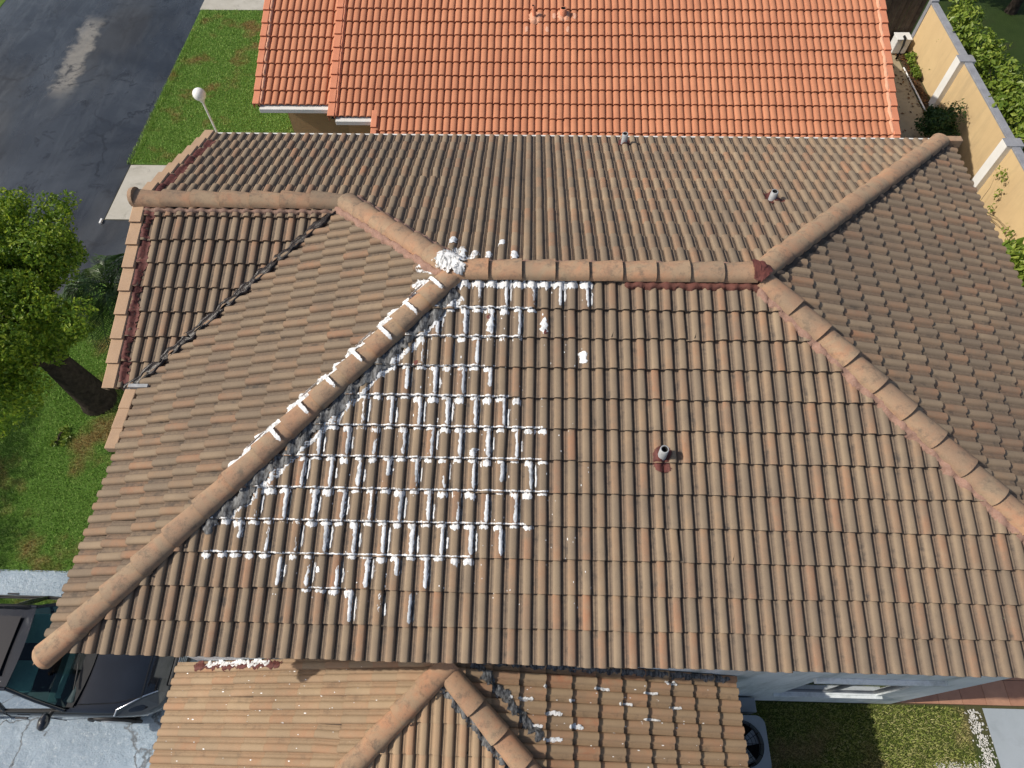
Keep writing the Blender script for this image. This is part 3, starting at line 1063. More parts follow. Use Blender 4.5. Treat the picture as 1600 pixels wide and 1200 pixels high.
# tar in the valley
tar_r = np.random.default_rng(33)
tV, tF = [], []
TN = 150
ph = tar_r.uniform(0, 6, 6)
for i in range(TN + 1):
    f = i / TN
    px, py = XJ + (-5.95 - XJ) * f, YW + (3.14 - YW) * f
    sL = f * 3.6
    wg = .060 * (1 + .30 * math.sin(sL * 21 + ph[0]) + .15 * math.sin(sL * 47 + ph[1]) + tar_r.normal(0, .05))
    ww = .055 * (1 + .30 * math.sin(sL * 20.4 + ph[2]) + .15 * math.sin(sL * 51 + ph[3]) + tar_r.normal(0, .05))
    for k, q in enumerate((-1, -.8, -.45, 0, .45, .8, 1)):
        off = (wg if q < 0 else ww) * q          # negative: wing side (-x, +y)
        x, y = px + off * .7071 + .012, py - off * .7071 - .012
        sl = S_G if q < 0 else S_W
        z = sl.o[2] - ((x - sl.o[0]) * sl.N[0] + (y - sl.o[1]) * sl.N[1]) / sl.N[2]
        lift = (.020, .076, .074, .058, .074, .080, .030)[k] + (tar_r.normal(0, .002) if 0 < k < 6 else 0) + .004 * math.sin(sL * 21 + ph[0] + k)
        tV.append((x, y, z + lift))
for i in range(TN):
    for k in range(6):
        tF.append((i * 7 + k, i * 7 + k + 1, (i + 1) * 7 + k + 1, (i + 1) * 7 + k))
obj('valley_tar', tV, tF, TAR, roof, True)
# rakes of the wing: red cement line and rake tiles
ribbon('red_cement_strip', S_G, [(0.13, .03), (0.13, 2.55)], .085, .08, RED, roof, .012, 8, jit=.8, noise=.002, freq=6, conf=.75, base=.05)
ribbon('red_cement_strip', S_N, [(6.02, .25), (6.02, 2.45)], .085, .08, RED, roof, .012, 8, jit=.7, noise=.002, freq=6, conf=.75, base=.05)


def rake_row(sl, u, v0, v1, parent, mat, out=-1, w=.15, drop=.13, step=EXP, first=0.0, name='rake_tile'):
    n = max(1, round((v1 - v0) / step))
    st = (v1 - v0) / n
    for k in range(n):
        a = v0 + k * st
        b = a + st + .05
        hi, lo = 0.104, 0.066
        pr = [(u + out * w, -drop + hi), (u + out * w, hi - .012), (u + out * (w - .014), hi), (u - out * 0.0, hi), (u - out * .012, hi - .014), (u - out * .012, 0.02)]
        V, F = [], []
        for y, dz in ((a, 0), (b, lo - hi - .006)):
            V += [sl.pt(x, y, z + dz) for x, z in pr]
        for x, z in pr:
            V.append(sl.pt(x, a, z))
        for x, z in pr:
            V.append(sl.pt(u - out * -.06 if False else x * .72 + (u + out * w * .5) * .28, a + .003, z - .03))
        m = len(pr)
        for i in range(m - 1):
            F.append((i, m + i, m + i + 1, i + 1) if out > 0 else (i, i + 1, m + i + 1, m + i))
            F.append((2 * m + i, 2 * m + i + 1, 3 * m + i + 1, 3 * m + i) if out > 0 else (2 * m + i, 3 * m + i, 3 * m + i + 1, 2 * m + i + 1))
        obj(name, V, F, mat, parent)


rake_row(S_G, 0.07, -0.02, 2.60, roof, RAKE, -1, .16)
rake_row(S_N, 6.09, -0.03, 2.42, roof, RAKE, 1, .16)
# short run of edge trim below the wing, along the west eave
for k in range(3):
    y1 = 3.13 - k * .27
    MB().box(W_X - .17, W_X - .02, y1 - .28, y1, EZ - .15 - k * .01, EZ - .03 - k * .012, .012).build('edge_tile', RAKE, roof)
MB().box(W_X - .12, W_X + .13, 3.135, 3.185, EZ - .06, EZ + .012, .006).build('valley_flashing', PVC, roof)
# flat trim tile behind the rear right hip foot
MB().box(E_X - .26, E_X + .09, 7.98, 8.10, EZ - .16, EZ + .012, .01).build('edge_tile', CAP, roof)

# dark smear below the left hip
ribbon('sealant_smear', S_S, slope_path(S_S, (XL - .1, D - .1), (-4.36, 1.29), (.125, -.125)), .09, .11, SMEAR, roof, .014, 10, jit=.55, noise=.003, freq=9, conf=.6, base=.05)
rr_ = random.Random(3)
for k in range(7):
    sj = .30 + k * .40
    cap_smear('sealant_ring', top_l, P_FL, sj - .030, sj + .032, -.15, rr_.uniform(2.4, 3.2), BEAD, roof, .004, 60 + k, .06)
    if k % 2:
        continue
    cap_smear('sealant_ring', top_l, P_FL, sj + .05, sj + .38, -.30, rr_.uniform(.30, .5), BEAD, roof, .004, 80 + k, .10)
ribbon('sealant_bead', S_W, slope_path(S_W, (XL - .2, D - .2), (-3.95, 1.70), (-.115, .115)), .055, .05, BEAD, roof, .014, 8, jit=.6, noise=.002, freq=8)
ribbon('sealant_bead', S_S, slope_path(S_S, (XL - .1, D - .1), (-4.2, 1.45), (.19, -.19)), .04, .05, SEAL, roof, .005, 8, jit=.8, noise=.001, freq=6, wear=.45)

# strips in the tile joints: course row -> range of barrels
STR = {11: (-11.5, -0.6), 10: (-12.4, -5.8), 9: (-14.1, -6.9), 8: (-15.9, -7.6), 7: (-17.6, -6.6), 6: (-20.1, -5.5), 5: (-22.2, -4.7),
       4: (-24.6, -5.9), 3: (-25.2, -6.6), 2: (-22.2, -11.8), 1: (-17.2, -12.9)}
BEADS = {11: (-13.6, -5.3), 10: (-14.7, -6.0), 9: (-15.9, -7.8), 8: (-18.3, -6.8), 7: (-20.2, -4.4), 6: (-22.7, -4.5), 5: (-24.3, -4.0),
         4: (-27.2, -5.5), 3: (-27.4, -9.2), 2: (-20.1, -17.9)}
rs = random.Random(11)
for row, (a, b) in STR.items():
    for i in range(int(math.floor(a)), int(math.ceil(b)) + 1):
        if (i + row) % 2 or i < a or i > b:
            continue
        u = i * BW
        v0, v1 = row * EXP + .004, row * EXP + EXP - .012
        if row == 11:
            v1 = row * EXP + .33
        if rs.random() < .16:
            v0 += rs.uniform(.03, .16)
        we = rs.choice((0.0, 0.0, 0.0, 0.0, 0.2, 0.5))
        um = u - rs.uniform(.014, .024)
        dr = rs.uniform(-.008, .008)
        ribbon('sealant_strip', S_S, [(um + dr, v0), (um + rs.uniform(-.004, .004), (v0 + v1) / 2), (um - dr * .5, v1)], rs.uniform(.028, .042), rs.uniform(.016, .028), SEAL, roof,
               .003, 9, 16, jit=rs.uniform(.1, .3), freq=20, wear=we, noise=.0006)
        if rs.random() < .85:       # dark brushed groove and a second thin white line beside the strip
            ribbon('sealant_smear', S_S, [(u + .010, v0 + .0), (u + .012, v1 - .0)], .022, .018, SMEAR, roof, .0035, 6, 10, jit=.3, noise=.0005)
        if rs.random() < .6:
            ribbon('sealant_line', S_S, [(u + .026, v0 + rs.uniform(.0, .1)), (u + .028, v1 - rs.uniform(0, .12))], .014, .014, SEAL, roof, .004, 5, 12, jit=.5, wear=.1, noise=.0005)
for ln, (a, b) in BEADS.items():
    for i in range(int(math.floor(a)) - 1, int(math.ceil(b)) + 1):
        if i - .5 < a - .6 or i - .5 > b + .4 or rs.random() < .10:
            continue
        # bead over one barrel, just below the nose of the course above
        uc = (i - 1) * BW + .054 + .048 + rs.uniform(-.012, .012)
        v = ln * EXP - .002
        hw = rs.uniform(.052, .076)
        dep = rs.choice((.04, .048, .056, .068, .09))
        ribbon('sealant_bead', S_S, [(uc - hw, v - dep * .45), (uc + hw, v - dep * .45)], dep * .5, dep * .55, BEAD, roof, rs.uniform(.003, .006), 7, 13, jit=.4, freq=60, noise=.001)
    # line of sealant brushed along the noses of the whole course
    ribbon('sealant_line', S_S, [(a * BW - .02, ln * EXP + .007), ((a + b) / 2 * BW, ln * EXP + .005), (b * BW + .02, ln * EXP + .007)], .015, .011, BEAD, roof, .0035, 5, int((b - a) * BW / .0125), jit=.45, noise=.0004, freq=31)
# top of the highest course, under the ridge cap
for i in range(-11, 0):
    u = i * BW - .05 + rs.uniform(-.02, .02)
    ribbon('sealant_bead', S_S, [(u - .09, 12 * EXP - .04), (u + .09, 12 * EXP - .045)], .055, .07, BEAD, roof, .012, 8, 14, jit=.4, freq=50)
# odd patches
for (u, v, du, dv, m_, we) in ((-8.3, 10.45, .045, .16, SEAL, .1), (-4.35, 10.42, .045, .15, SEAL, 0.), (-1.45, 9.35, .055, .11, BEAD, 0.), (-19.55, 2.55, .03, .05, BEAD, 0.), (-9.2, 6.2, .045, .07, BEAD, 0.)):
    ribbon('sealant_patch', S_S, [(u * BW, v * EXP - dv / 1.3), (u * BW, v * EXP + dv / 1.3)], du, du, m_, roof, .007, 7, 12, jit=.5, freq=25, wear=we)
for (u, v) in ((-8.35, 10.7), (-4.3, 10.2), (-13.6, 9.1)):
    ribbon('red_cement_patch', S_S, [(u * BW, v * EXP - .04), (u * BW, v * EXP + .03)], .035, .03, RED, roof, .008, 6, 9, jit=.4)
for x, y, ln in ((-1.816, 4.646, .11), (-1.669, 4.333, .16), (-1.372, 4.311, .11), (-1.211, 4.614, .08), (-1.069, 4.318, .13)):
    u, v = S_N.uv((x, y, EZ + H - (y - D) / 3))
    u = round((u - .1) / BW) * BW + .1
    ribbon('sealant_patch', S_N, [(u, v - ln * .7), (u + .01, v + ln * .7)], .05, .05, SEAL, roof, .005, 7, 14, jit=.4, freq=25)
# flung scraps round the hip peak
for k in range(7):
    x, y = XL - .12 - rs.uniform(0, .3), D + rs.uniform(-.12, .32)
    sl = S_W if (x - XL) < -abs(y - D) else S_N
    p = slope_path(sl, (x, y), (x - rs.uniform(.05, .15), y + rs.uniform(-.05, .12)), (0, 0))
    ribbon('sealant_patch', sl, p, rs.uniform(.03, .06), .035, BEAD, roof, .006, 7, 12, jit=.5)
for x, y, ln in ((-1.03, -0.14, 0.15), (-0.81, -0.15, 0.21), (-0.57, 0.0, 0.06), (-0.24, -0.13, 0.1), (0.14, 0.03, 0.23), (0.79, 0.01, 0.23), (1.07, 0.14, 0.19), (0.45, -0.13, 0.21), (1.11, -0.14, 0.21), (-0.47, -0.29, 0.25), (0.78, -0.29, 0.26), (-0.19, -0.42, 0.21), (-0.68, -0.43, 0.17), (-0.48, -0.57, 0.27)):
    p = slope_path(S_LE, (x - ln / 2, y), (x + ln / 2, y + rs.uniform(-.008, .008)), (0, 0))
    ribbon('sealant_patch', S_LE, p, rs.choice((.02, .035, .04)), .025, BEAD, low_roof, .006, 7, 16, jit=.4, freq=30)
# flashing and cement where the lower roof meets the wall
ribbon('wall_flashing', S_LE, slope_path(S_LE, (LX + .3, .24), (LEX - .1, .25), (0, 0)), .045, .05, SMEAR, low_roof, .008, 8, jit=.5)
ribbon('wall_flashing', S_LE, slope_path(S_LE, (LX + .25, .12), (LX + 1.1, -.72), (0.06, .14)), .07, .08, SMEAR, low_roof, .014, 8, jit=.6)
ribbon('red_cement_strip', S_LW, slope_path(S_LW, (-5.3, .23), (-3.9, .23), (0, 0)), .06, .06, RED, low_roof, .012, 8, jit=.6)
ribbon('sealant_bead', S_LW, slope_path(S_LW, (-5.1, .25), (-4.1, .26), (0, 0)), .05, .05, BEAD, low_roof, .016, 8, jit=.8)
# specks of dried paint
V, F = [], []
for k in range(420):
    if k < 240:
        sl = S_S; u = rs.uniform(-24, -1) * BW; v = rs.uniform(1.5, 12) * EXP
        x = sl.pt(u, v)[0]
        if u < (-26 + (v / EXP) * 1.2) * BW + .2:
            continue
    elif k < 340:
        sl = S_LW; u = rs.uniform(-.2, 1.2); v = rs.uniform(.1, 3.3)
        if v > 3.5 - u * .9:
            continue
    else:
        sl = S_LE; u = rs.uniform(-1.2, .15); v = rs.uniform(.1, 3.0)
    n = len(V)
    s_ = rs.choice((.003, .004, .005, .007))
    a0 = rs.uniform(0, 6.28)
    el = rs.uniform(1, 2.6)
    for q in range(6):
        a = q * math.pi / 3
        V.append(sl.sp(u + math.cos(a) * s_, v + math.sin(a) * s_ * el, .003))
    F.append(tuple(range(n, n + 6)))
tag(obj('paint_specks', V, F, SPECK, house), 'small specks of dried white sealant on the tiles', None, None, 'stuff')


# broken tile corners: dark slivers with a displaced chip
def chip(sl, u, v, parent, s_=.035, mat=None):
    V = [sl.sp(u, v, .003), sl.sp(u + s_ * .35, v + s_ * .1, .004), sl.sp(u + s_ * .9, v + s_ * 2.2, .003), sl.sp(u + s_ * .55, v + s_ * 1.2, .004)]
    obj('chipped_corner', V, [(0, 1, 2, 3)], mat or DARK, parent)


for u, v in ((.5, 10.02), (6.5, 10.02), (-9, 5.03), (8.4, 3.05)):
    chip(S_S, u * BW, v * EXP, roof)
for u, v in ((.95, 4.03), (1.55, 2.03), (.62, 3.04), (1.25, 1.03)):
    chip(S_G, u, v * EXP, roof)
for u, v in ((.12, 8.04), (-.35, 7.03), (.3, 9.05)):
    chip(S_LS, u, v * EXP, low_roof)


# vent pipes through the roof
def vent(sl, x, y, hgt, r, mat, parent, flash, lean=0.0):
    N = sl.N; o = sl.o
    z = o[2] - ((x - o[0]) * N[0] + (y - o[1]) * N[1]) / N[2] + .03
    n = 18
    V, F = [], []
    for (rr, h) in ((r, -.05), (r, hgt), (r * .72, hgt), (r * .72, hgt * .3)):
        for i in range(n):
            a = 2 * math.pi * i / n
            V.append((x + lean * h + math.cos(a) * rr, y + math.sin(a) * rr, z + h))
    mi = []
    for k in range(3):
        for i in range(n):
            F.append((k * n + i, k * n + (i + 1) % n, (k + 1) * n + (i + 1) % n, (k + 1) * n + i))
            mi.append(1 if k == 2 else 0)
    F.append(tuple(range(3 * n, 4 * n))); mi.append(1)
    pv = obj('vent_pipe', V, F, [mat, DARK], parent, [True] * (3 * n) + [False], None, mi)
    u, v = sl.uv((x, y, z - .03))
    ribbon('pipe_flashing', sl, [(u, v - .17), (u, v + .14)], .12, .12, flash, parent, .016, 11, 16, jit=.25, freq=20, noise=.004)
    return pv


vent(S_S, 0.60, 2.00, .20, .047, PVC, roof, RED)
vent(S_N, 2.45, 5.87, .15, .047, PVC, roof, RED)
ribbon('red_cement_patch', S_N, [(-2.60, S_N.uv((2.45, 5.87, EZ + H - (5.87 - D) / 3))[1] - .05), (-2.36, S_N.uv((2.45, 5.87, EZ + H - (5.87 - D) / 3))[1] + .10)], .12, .11, RED, roof, .012, 9, 14, jit=.3)
vent(S_N, 0.65, 7.80, .20, .047, PVC, roof, RED)

# ---- walls and eaves of the house
ZT = EZ - .16
WX0, WX1 = 3.22, 4.72       # window in the south wall
WZ0, WZ1 = 1.05, 2.72
wb = MB()
wb.box(-5.25, WX0, 0.30, 0.50, 0, ZT)
wb.box(WX1, 5.43, 0.30, 0.50, 0, ZT)
wb.box(WX0, WX1, 0.30, 0.50, 0, WZ0)
wb.box(WX0, WX1, 0.30, 0.50, WZ1, ZT)
wb.box(-5.25, -5.05, 0.50, 3.5, 0, ZT)
wb.box(-5.85, -5.65, 3.5, 7.6, 0, ZT)
wb.box(-5.65, -5.05, 3.5, 3.7, 0, ZT)
wb.box(5.23, 5.43, 0.50, 7.6, 0, ZT)
wb.box(-5.65, 5.23, 7.4, 7.6, 0, ZT)
wb.build('wall', WALLB, house)
lw = MB()
lw.box(-5.15, -4.95, -3.3, 0.3, 0, LZ - 1.267 - .17)
lw.box(1.45, 1.65, -3.3, 0.3, 0, LZ - 1.267 - .17)
lw.box(-4.95, 1.45, -3.3, -3.1, 0, LZ - 1.267 - .17)
lw.build('lower_wall', WALLB, house)
gb = MB()
gb.add([(-5.82, 3.5, ZT), (-5.82, 7.6, ZT), (-5.82, YW, EZ + ZW - .13)], [(0, 2, 1)])
gb.build('gable_wall', WALLB, house)
# window: reveal, frame bars, panes, sill and hood
WFR = simple('aluminium_frame', (0.26, 0.28, 0.30), (0.22, 0.24, 0.26), 4, .5, .4, 0)
win = MB().box(WX0, WX1, 0.325, 0.36, WZ0, WZ0 + .06).box(WX0, WX1, 0.325, 0.36, WZ1 - .06, WZ1).box(WX0, WX0 + .06, 0.325, 0.36, WZ0 + .06, WZ1 - .06).box(WX1 - .06, WX1, 0.325, 0.36, WZ0 + .06, WZ1 - .06).box((WX0 + WX1) / 2 - .03, (WX0 + WX1) / 2 + .03, 0.325, 0.36, WZ0 + .06, WZ1 - .06).build('window', WFR, house)
PANE = NT('dark_window_glass').done((0.03, 0.045, 0.055), 0.06, 0.6)
for a, b in ((WX0 + .06, (WX0 + WX1) / 2 - .03), ((WX0 + WX1) / 2 + .03, WX1 - .06)):
    MB().box(a, b, .345, .352, WZ0 + .06, WZ1 - .06).build('pane', PANE, win)
MB().box(WX0 - .1, WX1 + .1, 0.255, 0.299, WZ0 - .05, WZ0 - .01, .006).build('sill', WALLB, win)
MB().box(WX0 - .12, WX1 + .12, 0.235, 0.299, WZ1 + .01, WZ1 + .10, .006).build('hood', WALLB, win)
# soffits and fascias
sf = MB()
for x0, x1, y0, y1 in ((W_X + .06, E_X - .06, .06, .299), (W_X + .06, -5.255, .3, 3.12), (-6.0, -5.855, 3.2, 7.99), (5.435, E_X - .06, .3, 7.99), (-5.85, 5.43, 7.605, 7.99)):
    sf.box(x0, x1, y0, y1, ZT - .025, ZT - .005)
sf.build('soffit', FASC_B, house)
MB().box(W_X + .05, E_X - .05, .03, .055, ZT - .03, EZ - .06).build('fascia', FASC_B, house)
MB().box(-6.05, 5.80, NE_Y + .002, NE_Y + .030, ZT - .03, EZ - .022).build('fascia', FASC_W, house)
MB().box(W_X + .03, W_X + .055, .06, 3.12, ZT - .03, EZ - .085).build('fascia', FASC_B, house)
MB().box(E_X - .055, E_X - .03, .06, 8.0, ZT - .03, EZ - .15).build('fascia', FASC_B, house)
zl = LZ - 1.267
MB().box(LWX + .03, LWX + .055, LSY + .06, .29, zl - .17, zl - .05).build('fascia', FASC_B, house)
MB().box(LEX - .055, LEX - .03, LSY + .06, .29, zl - .17, zl - .05).build('fascia', FASC_B, house)
MB().box(LWX + .06, LEX - .06, LSY + .03, LSY + .055, zl - .17, zl - .05).build('fascia', FASC_B, house)
# wing eave board under the short south eave
MB().box(-6.05, -5.75, 3.19, 3.215, EZ - .22, EZ - .12).build('fascia', FASC_B, house)

# ---------------------------------------------------------------- neighbouring house
NP = math.radians(19.5)
nb = empty('house', (0, 14, 0))
tag(nb, 'neighbouring house with a clean salmon orange tile roof and ochre walls', 'house')
AX, AY, AZ = -1.66, 10.94, EZ - 2.13
NT_ = math.tan(NP)
zN = lambda y: AZ + (y - AY) * NT_
stepY = EXP * math.cos(NP)
eR = 11.55 - 4 * stepY
S_NB = Slope((0, eR, zN(eR)), (1, 0, 0), NP, PROF_S, TILE_S)
RY = 14.75
nrow = int((RY - eR) / stepY) + 1
ntl = lay_tiles(S_NB, -4.25, 6.94, nrow, [hp((-4.22, 0), (-1, 0)), hp((6.88, 0), (1, 0)), hp((0, RY), (0, 1))])
ntl += lay_tiles(S_NB, -5.2, -4.25, nrow - 3, [hp((-5.17, 0), (-1, 0)), hp((-4.22, 0), (1, 0)), hp((0, RY), (0, 1))], row0=3)
S_NL = Slope((0, eR, zN(eR) - .06), (1, 0, 0), NP, PROF_S, TILE_S)
ntl += lay_tiles(S_NL, -6.9, -5.2, nrow - 4, [hp((-6.84, 0), (-1, 0)), hp((-5.16, 0), (1, 0)), hp((0, RY), (0, 1))], row0=4)
nroof = deck('roof', [(S_NB, [(-4.24, eR + .01), (6.88, eR + .01), (6.88, RY), (-4.24, RY)]),
                      (S_NB, [(-5.19, eR + 3 * stepY + .01), (-4.24, eR + 3 * stepY + .01), (-4.24, RY), (-5.19, RY)]),
                      (S_NL, [(-6.86, eR + 4 * stepY + .01), (-5.19, eR + 4 * stepY + .01), (-5.19, RY), (-6.86, RY)])], DECK, nb)
make_tiles(ntl, {id(S_NB): SALMON, id(S_NL): SALMON}, nb, {id(S_NB): nroof, id(S_NL): nroof}, 'roof_tile_field', 'rest of the salmon roof tiles', 300, lambda t: t['c'][1] < 10.7)
zr = zN(RY)
obj('rear_slope', [(-6.9, RY, zr - .03), (6.9, RY, zr - .03), (6.9, 2 * RY - eR, zN(eR) - .03), (-6.9, 2 * RY - eR, zN(eR) - .03)], [(0, 1, 2, 3)], SALMON, nb, False, dict(pan=[0] * 4, barrel=[0] * 4, rnd=[.3] * 4))
cap_row((-6.9, RY, zr - .02), (6.9, RY, zr - .02), nroof, .40)
vT = (RY - eR) / math.cos(NP)
rake_row(S_NL, -6.80, 4 * EXP - .02, vT, nroof, RAKE_S, -1, .14, .16)
rake_row(S_NB, -5.10, 3 * EXP - .02, vT, nroof, RAKE_S, -1, .15, .20)
rake_row(S_NB, -4.17, -.02, 3 * EXP + .1, nroof, RAKE_S, -1, .12, .16)
rake_row(S_NB, 6.84, -.02, vT, nroof, RAKE_S, 1, .14, .16)
PALEM = simple('pale_mortar', (0.66, 0.36, 0.24), (0.60, 0.30, 0.19), 8, 0.9, 0.2, 0.4, 60)
ribbon('mortar_strip', S_NB, [(6.83, .05), (6.83, vT)], .05, .05, PALEM, nroof, .03, 6, 60, jit=.3)
ribbon('mortar_strip', S_NL, [(-6.76, 4 * EXP), (-6.76, vT)], .035, .03, PALEM, nroof, .02, 6, 60, jit=.3)
ribbon('mortar_strip', S_NB, [(-5.06, 3 * EXP), (-5.06, vT)], .035, .03, RAKE_S, nroof, .02, 6, 60, jit=.3)
PALEW = brushed('pale_mortar_wash', (0.60, 0.30, 0.19), (0.70, 0.42, 0.30), .35, .6, .8, amt=1.6)
vp = vent(S_NB, -0.80, 13.62, .26, .04, RAKE_S, nroof, PALEM, lean=-.12)
vent(S_NB, -0.16, 13.67, .16, .075, RAKE_S, nroof, PALEM)
for k in range(6):
    uu = round((-1.1 + .22 * k) / BW) * BW + .09
    vv = (math.floor(S_NB.uv((0, 13.62, zN(13.62)))[1] / EXP) + (0 if k % 2 else -1)) * EXP
    ribbon('mortar_patch', S_NB, [(uu, vv + .05), (uu + .01, vv + .25)], .045, .045, PALEW, nroof, .003, 7, 10, jit=.3)
for u, v in ((-3.9, 6.03), (-.95, 5.03), (-2.9, 4.03), (2.4, 4.04), (.8, 9.03)):
    chip(S_NB, u, v * EXP, nroof, .03)
nw = MB()
zLf, zMf = zN(11.55) - .06, zN(eR + 3 * stepY)
nw.box(-6.45, -5.02, 12.05, 12.25, 0, zLf - .14)
nw.box(-4.98, -4.0, 11.62, 11.82, 0, zMf - .14)
nw.box(-5.02, -4.82, 11.82, 12.25, 0, zMf - .14) if False else None
nw.box(-6.45, -6.25, 12.25, 18.3, 0, zLf - .14)
nw.box(-4.0, 6.5, eR + .55, eR + .75, 0, zN(eR) - .16)
nw.box(6.3, 6.5, eR + .75, 18.3, 0, zN(eR) - .16)
nw.box(-6.25, 6.3, 18.1, 18.3, 0, zN(eR) - .16)
nw.box(-4.2, -4.0, eR + .75, 11.62, 0, zN(eR) - .16)
nw.build('wall', WALLN, nb)
eM = eR + 3 * stepY
for x0, x1, ye, ze, yw in ((-6.80, -5.22, 11.55, zLf, 12.04), (-5.08, -4.27, eM, zMf, 11.615), (-4.10, 6.8, eR, zN(eR), eR + .54)):
    g_ = MB().box(x0, x1, ye - .10, ye + .03, ze - .15, ze - .055, .006).build('gutter', FASC_W, nb)
    MB().box(x0, x1, ye + .032, ye + .06, ze - .21, ze - .05).build('fascia', FASC_W, g_)
    MB().box(x0, x1, ye + .062, yw, ze - .175, ze - .155).build('soffit', FASC_W, g_)


# ---------------------------------------------------------------- foliage helpers
def leaf_quads(C, size, flat=0.4, aspect=1.7, seed=0, out=None):
    """leaf faces at centres C, random attitude, normals biased outwards/upwards"""
    r = np.random.default_rng(seed)
    n = len(C)
    nrm = r.normal(0, 1, (n, 3))
    if out is not None:
        nrm = nrm * flat + out
    nrm[:, 2] += .35
    nrm /= np.linalg.norm(nrm, axis=1)[:, None]
    a = np.cross(nrm, r.normal(0, 1, (n, 3)))
    a /= np.linalg.norm(a, axis=1)[:, None]
    b = np.cross(nrm, a)
    s = size * r.uniform(.6, 1.3, (n, 1))
    P0 = C - a * s * aspect * .5
    P1 = C + b * s * .42 + nrm * s * .10
    P2 = C + a * s * aspect * .5 - nrm * s * .12
    P3 = C - b * s * .42 + nrm * s * .10
    V = np.stack([P0, P1, P2, P3], 1).reshape(-1, 3)
    F = np.arange(4 * n).reshape(n, 4)
    rn = np.repeat(r.random(n), 4)
    return V, F, rn


def clumped(center_list, radii, per, seed, shell=.55):
    r = np.random.default_rng(seed)
    C, O = [], []
    for c, rad in zip(center_list, radii):
        d = r.normal(0, 1, (per, 3))
        d /= np.linalg.norm(d, axis=1)[:, None]
        q = shell + (1 - shell) * r.random((per, 1)) ** .6
        wob = 1 + .22 * np.sin(d[:, :1] * 5 + c[0] * 7) + .2 * np.sin(d[:, 1:2] * 6 + c[1] * 5)
        C.append(np.array(c) + d * q * wob * np.array(rad))
        O.append(d)
    return np.concatenate(C), np.concatenate(O)


TREEL = leaf_mat('tree_leaf', (0.075, 0.150, 0.015), (0.200, 0.320, 0.026), (0.420, 0.500, 0.045), .42)
HEDGEL = leaf_mat('hedge_leaf', (0.09, 0.16, 0.02), (0.21, 0.29, 0.04), (0.36, 0.42, 0.075), .3, .4)
BUSHL = leaf_mat('bush_leaf', (0.020, 0.055, 0.012), (0.045, 0.10, 0.02), (0.09, 0.15, 0.03), .2, .5)
PALML = leaf_mat('palm_leaflet', (0.035, 0.075, 0.022), (0.065, 0.125, 0.035), (0.12, 0.18, 0.05), .2, .4)


def tree(name, base, top, r0, clumps, label, per=900, leaf=.06, seed=1):
    t = empty(name, base)
    tag(t, label, 'tree')
    b, tp = Vector(base), Vector(top)
    mid = b.lerp(tp, .5) + Vector((.05, -.04, 0))
    tr = MB().tube([b - Vector((0, 0, .1)), b + Vector((0, 0, .25)), b.lerp(mid, .6), mid, tp], [r0 * 1.35, r0 * 1.05, r0 * .95, r0 * .85, r0 * .6], 14)
    rr = random.Random(seed)
    for c, rad in clumps[::2]:
        c = Vector(c)
        s0 = mid.lerp(tp, rr.uniform(.2, 1))
        m1 = s0.lerp(c, .5) + Vector((rr.uniform(-.15, .15), rr.uniform(-.15, .15), .12))
        tr.tube([s0, m1, c], [r0 * .32, r0 * .2, r0 * .06], 7, caps=False)
    tr.build('trunk', BARK, t)
    C, O = clumped([c for c, _ in clumps], [r for _, r in clumps], per, seed)
    V, F, rn = leaf_quads(C, leaf, .8, 1.6, seed + 3, O)
    obj('crown', V, F, TREEL, t, False, dict(rnd=rn))
    return t


def crown_clumps(c, r, n, seed, cr=(.30, .52)):
    q = np.random.default_rng(seed)
    out = []
    for k in range(n):
        d = q.normal(0, 1, 3); d /= np.linalg.norm(d)
        p = np.array(c) + d * np.array(r) * q.uniform(.35, 1.0)
        s = q.uniform(*cr)
        out.append((tuple(p), (s, s, s * .6)))
    return out


# tree at the left of the house
tree('tree', (-10.25, 5.95, 0), (-10.35, 6.0, 2.6), .31, crown_clumps((-10.7, 6.15, 3.0), (1.75, 2.7, .95), 95, 21), 'leafy bright green tree beside the gabled wing, trunk leaning into view', 850, .050, 5)
tree('tree', (-17.4, 3.4, 0), (-17.3, 3.3, 3.2), .25, crown_clumps((-17.3, 3.3, 4.0), (1.6, 2.0, .9), 26, 31, (.6, .9)), 'street tree further left whose shade darkens the lawn edge', 500, .10, 8)


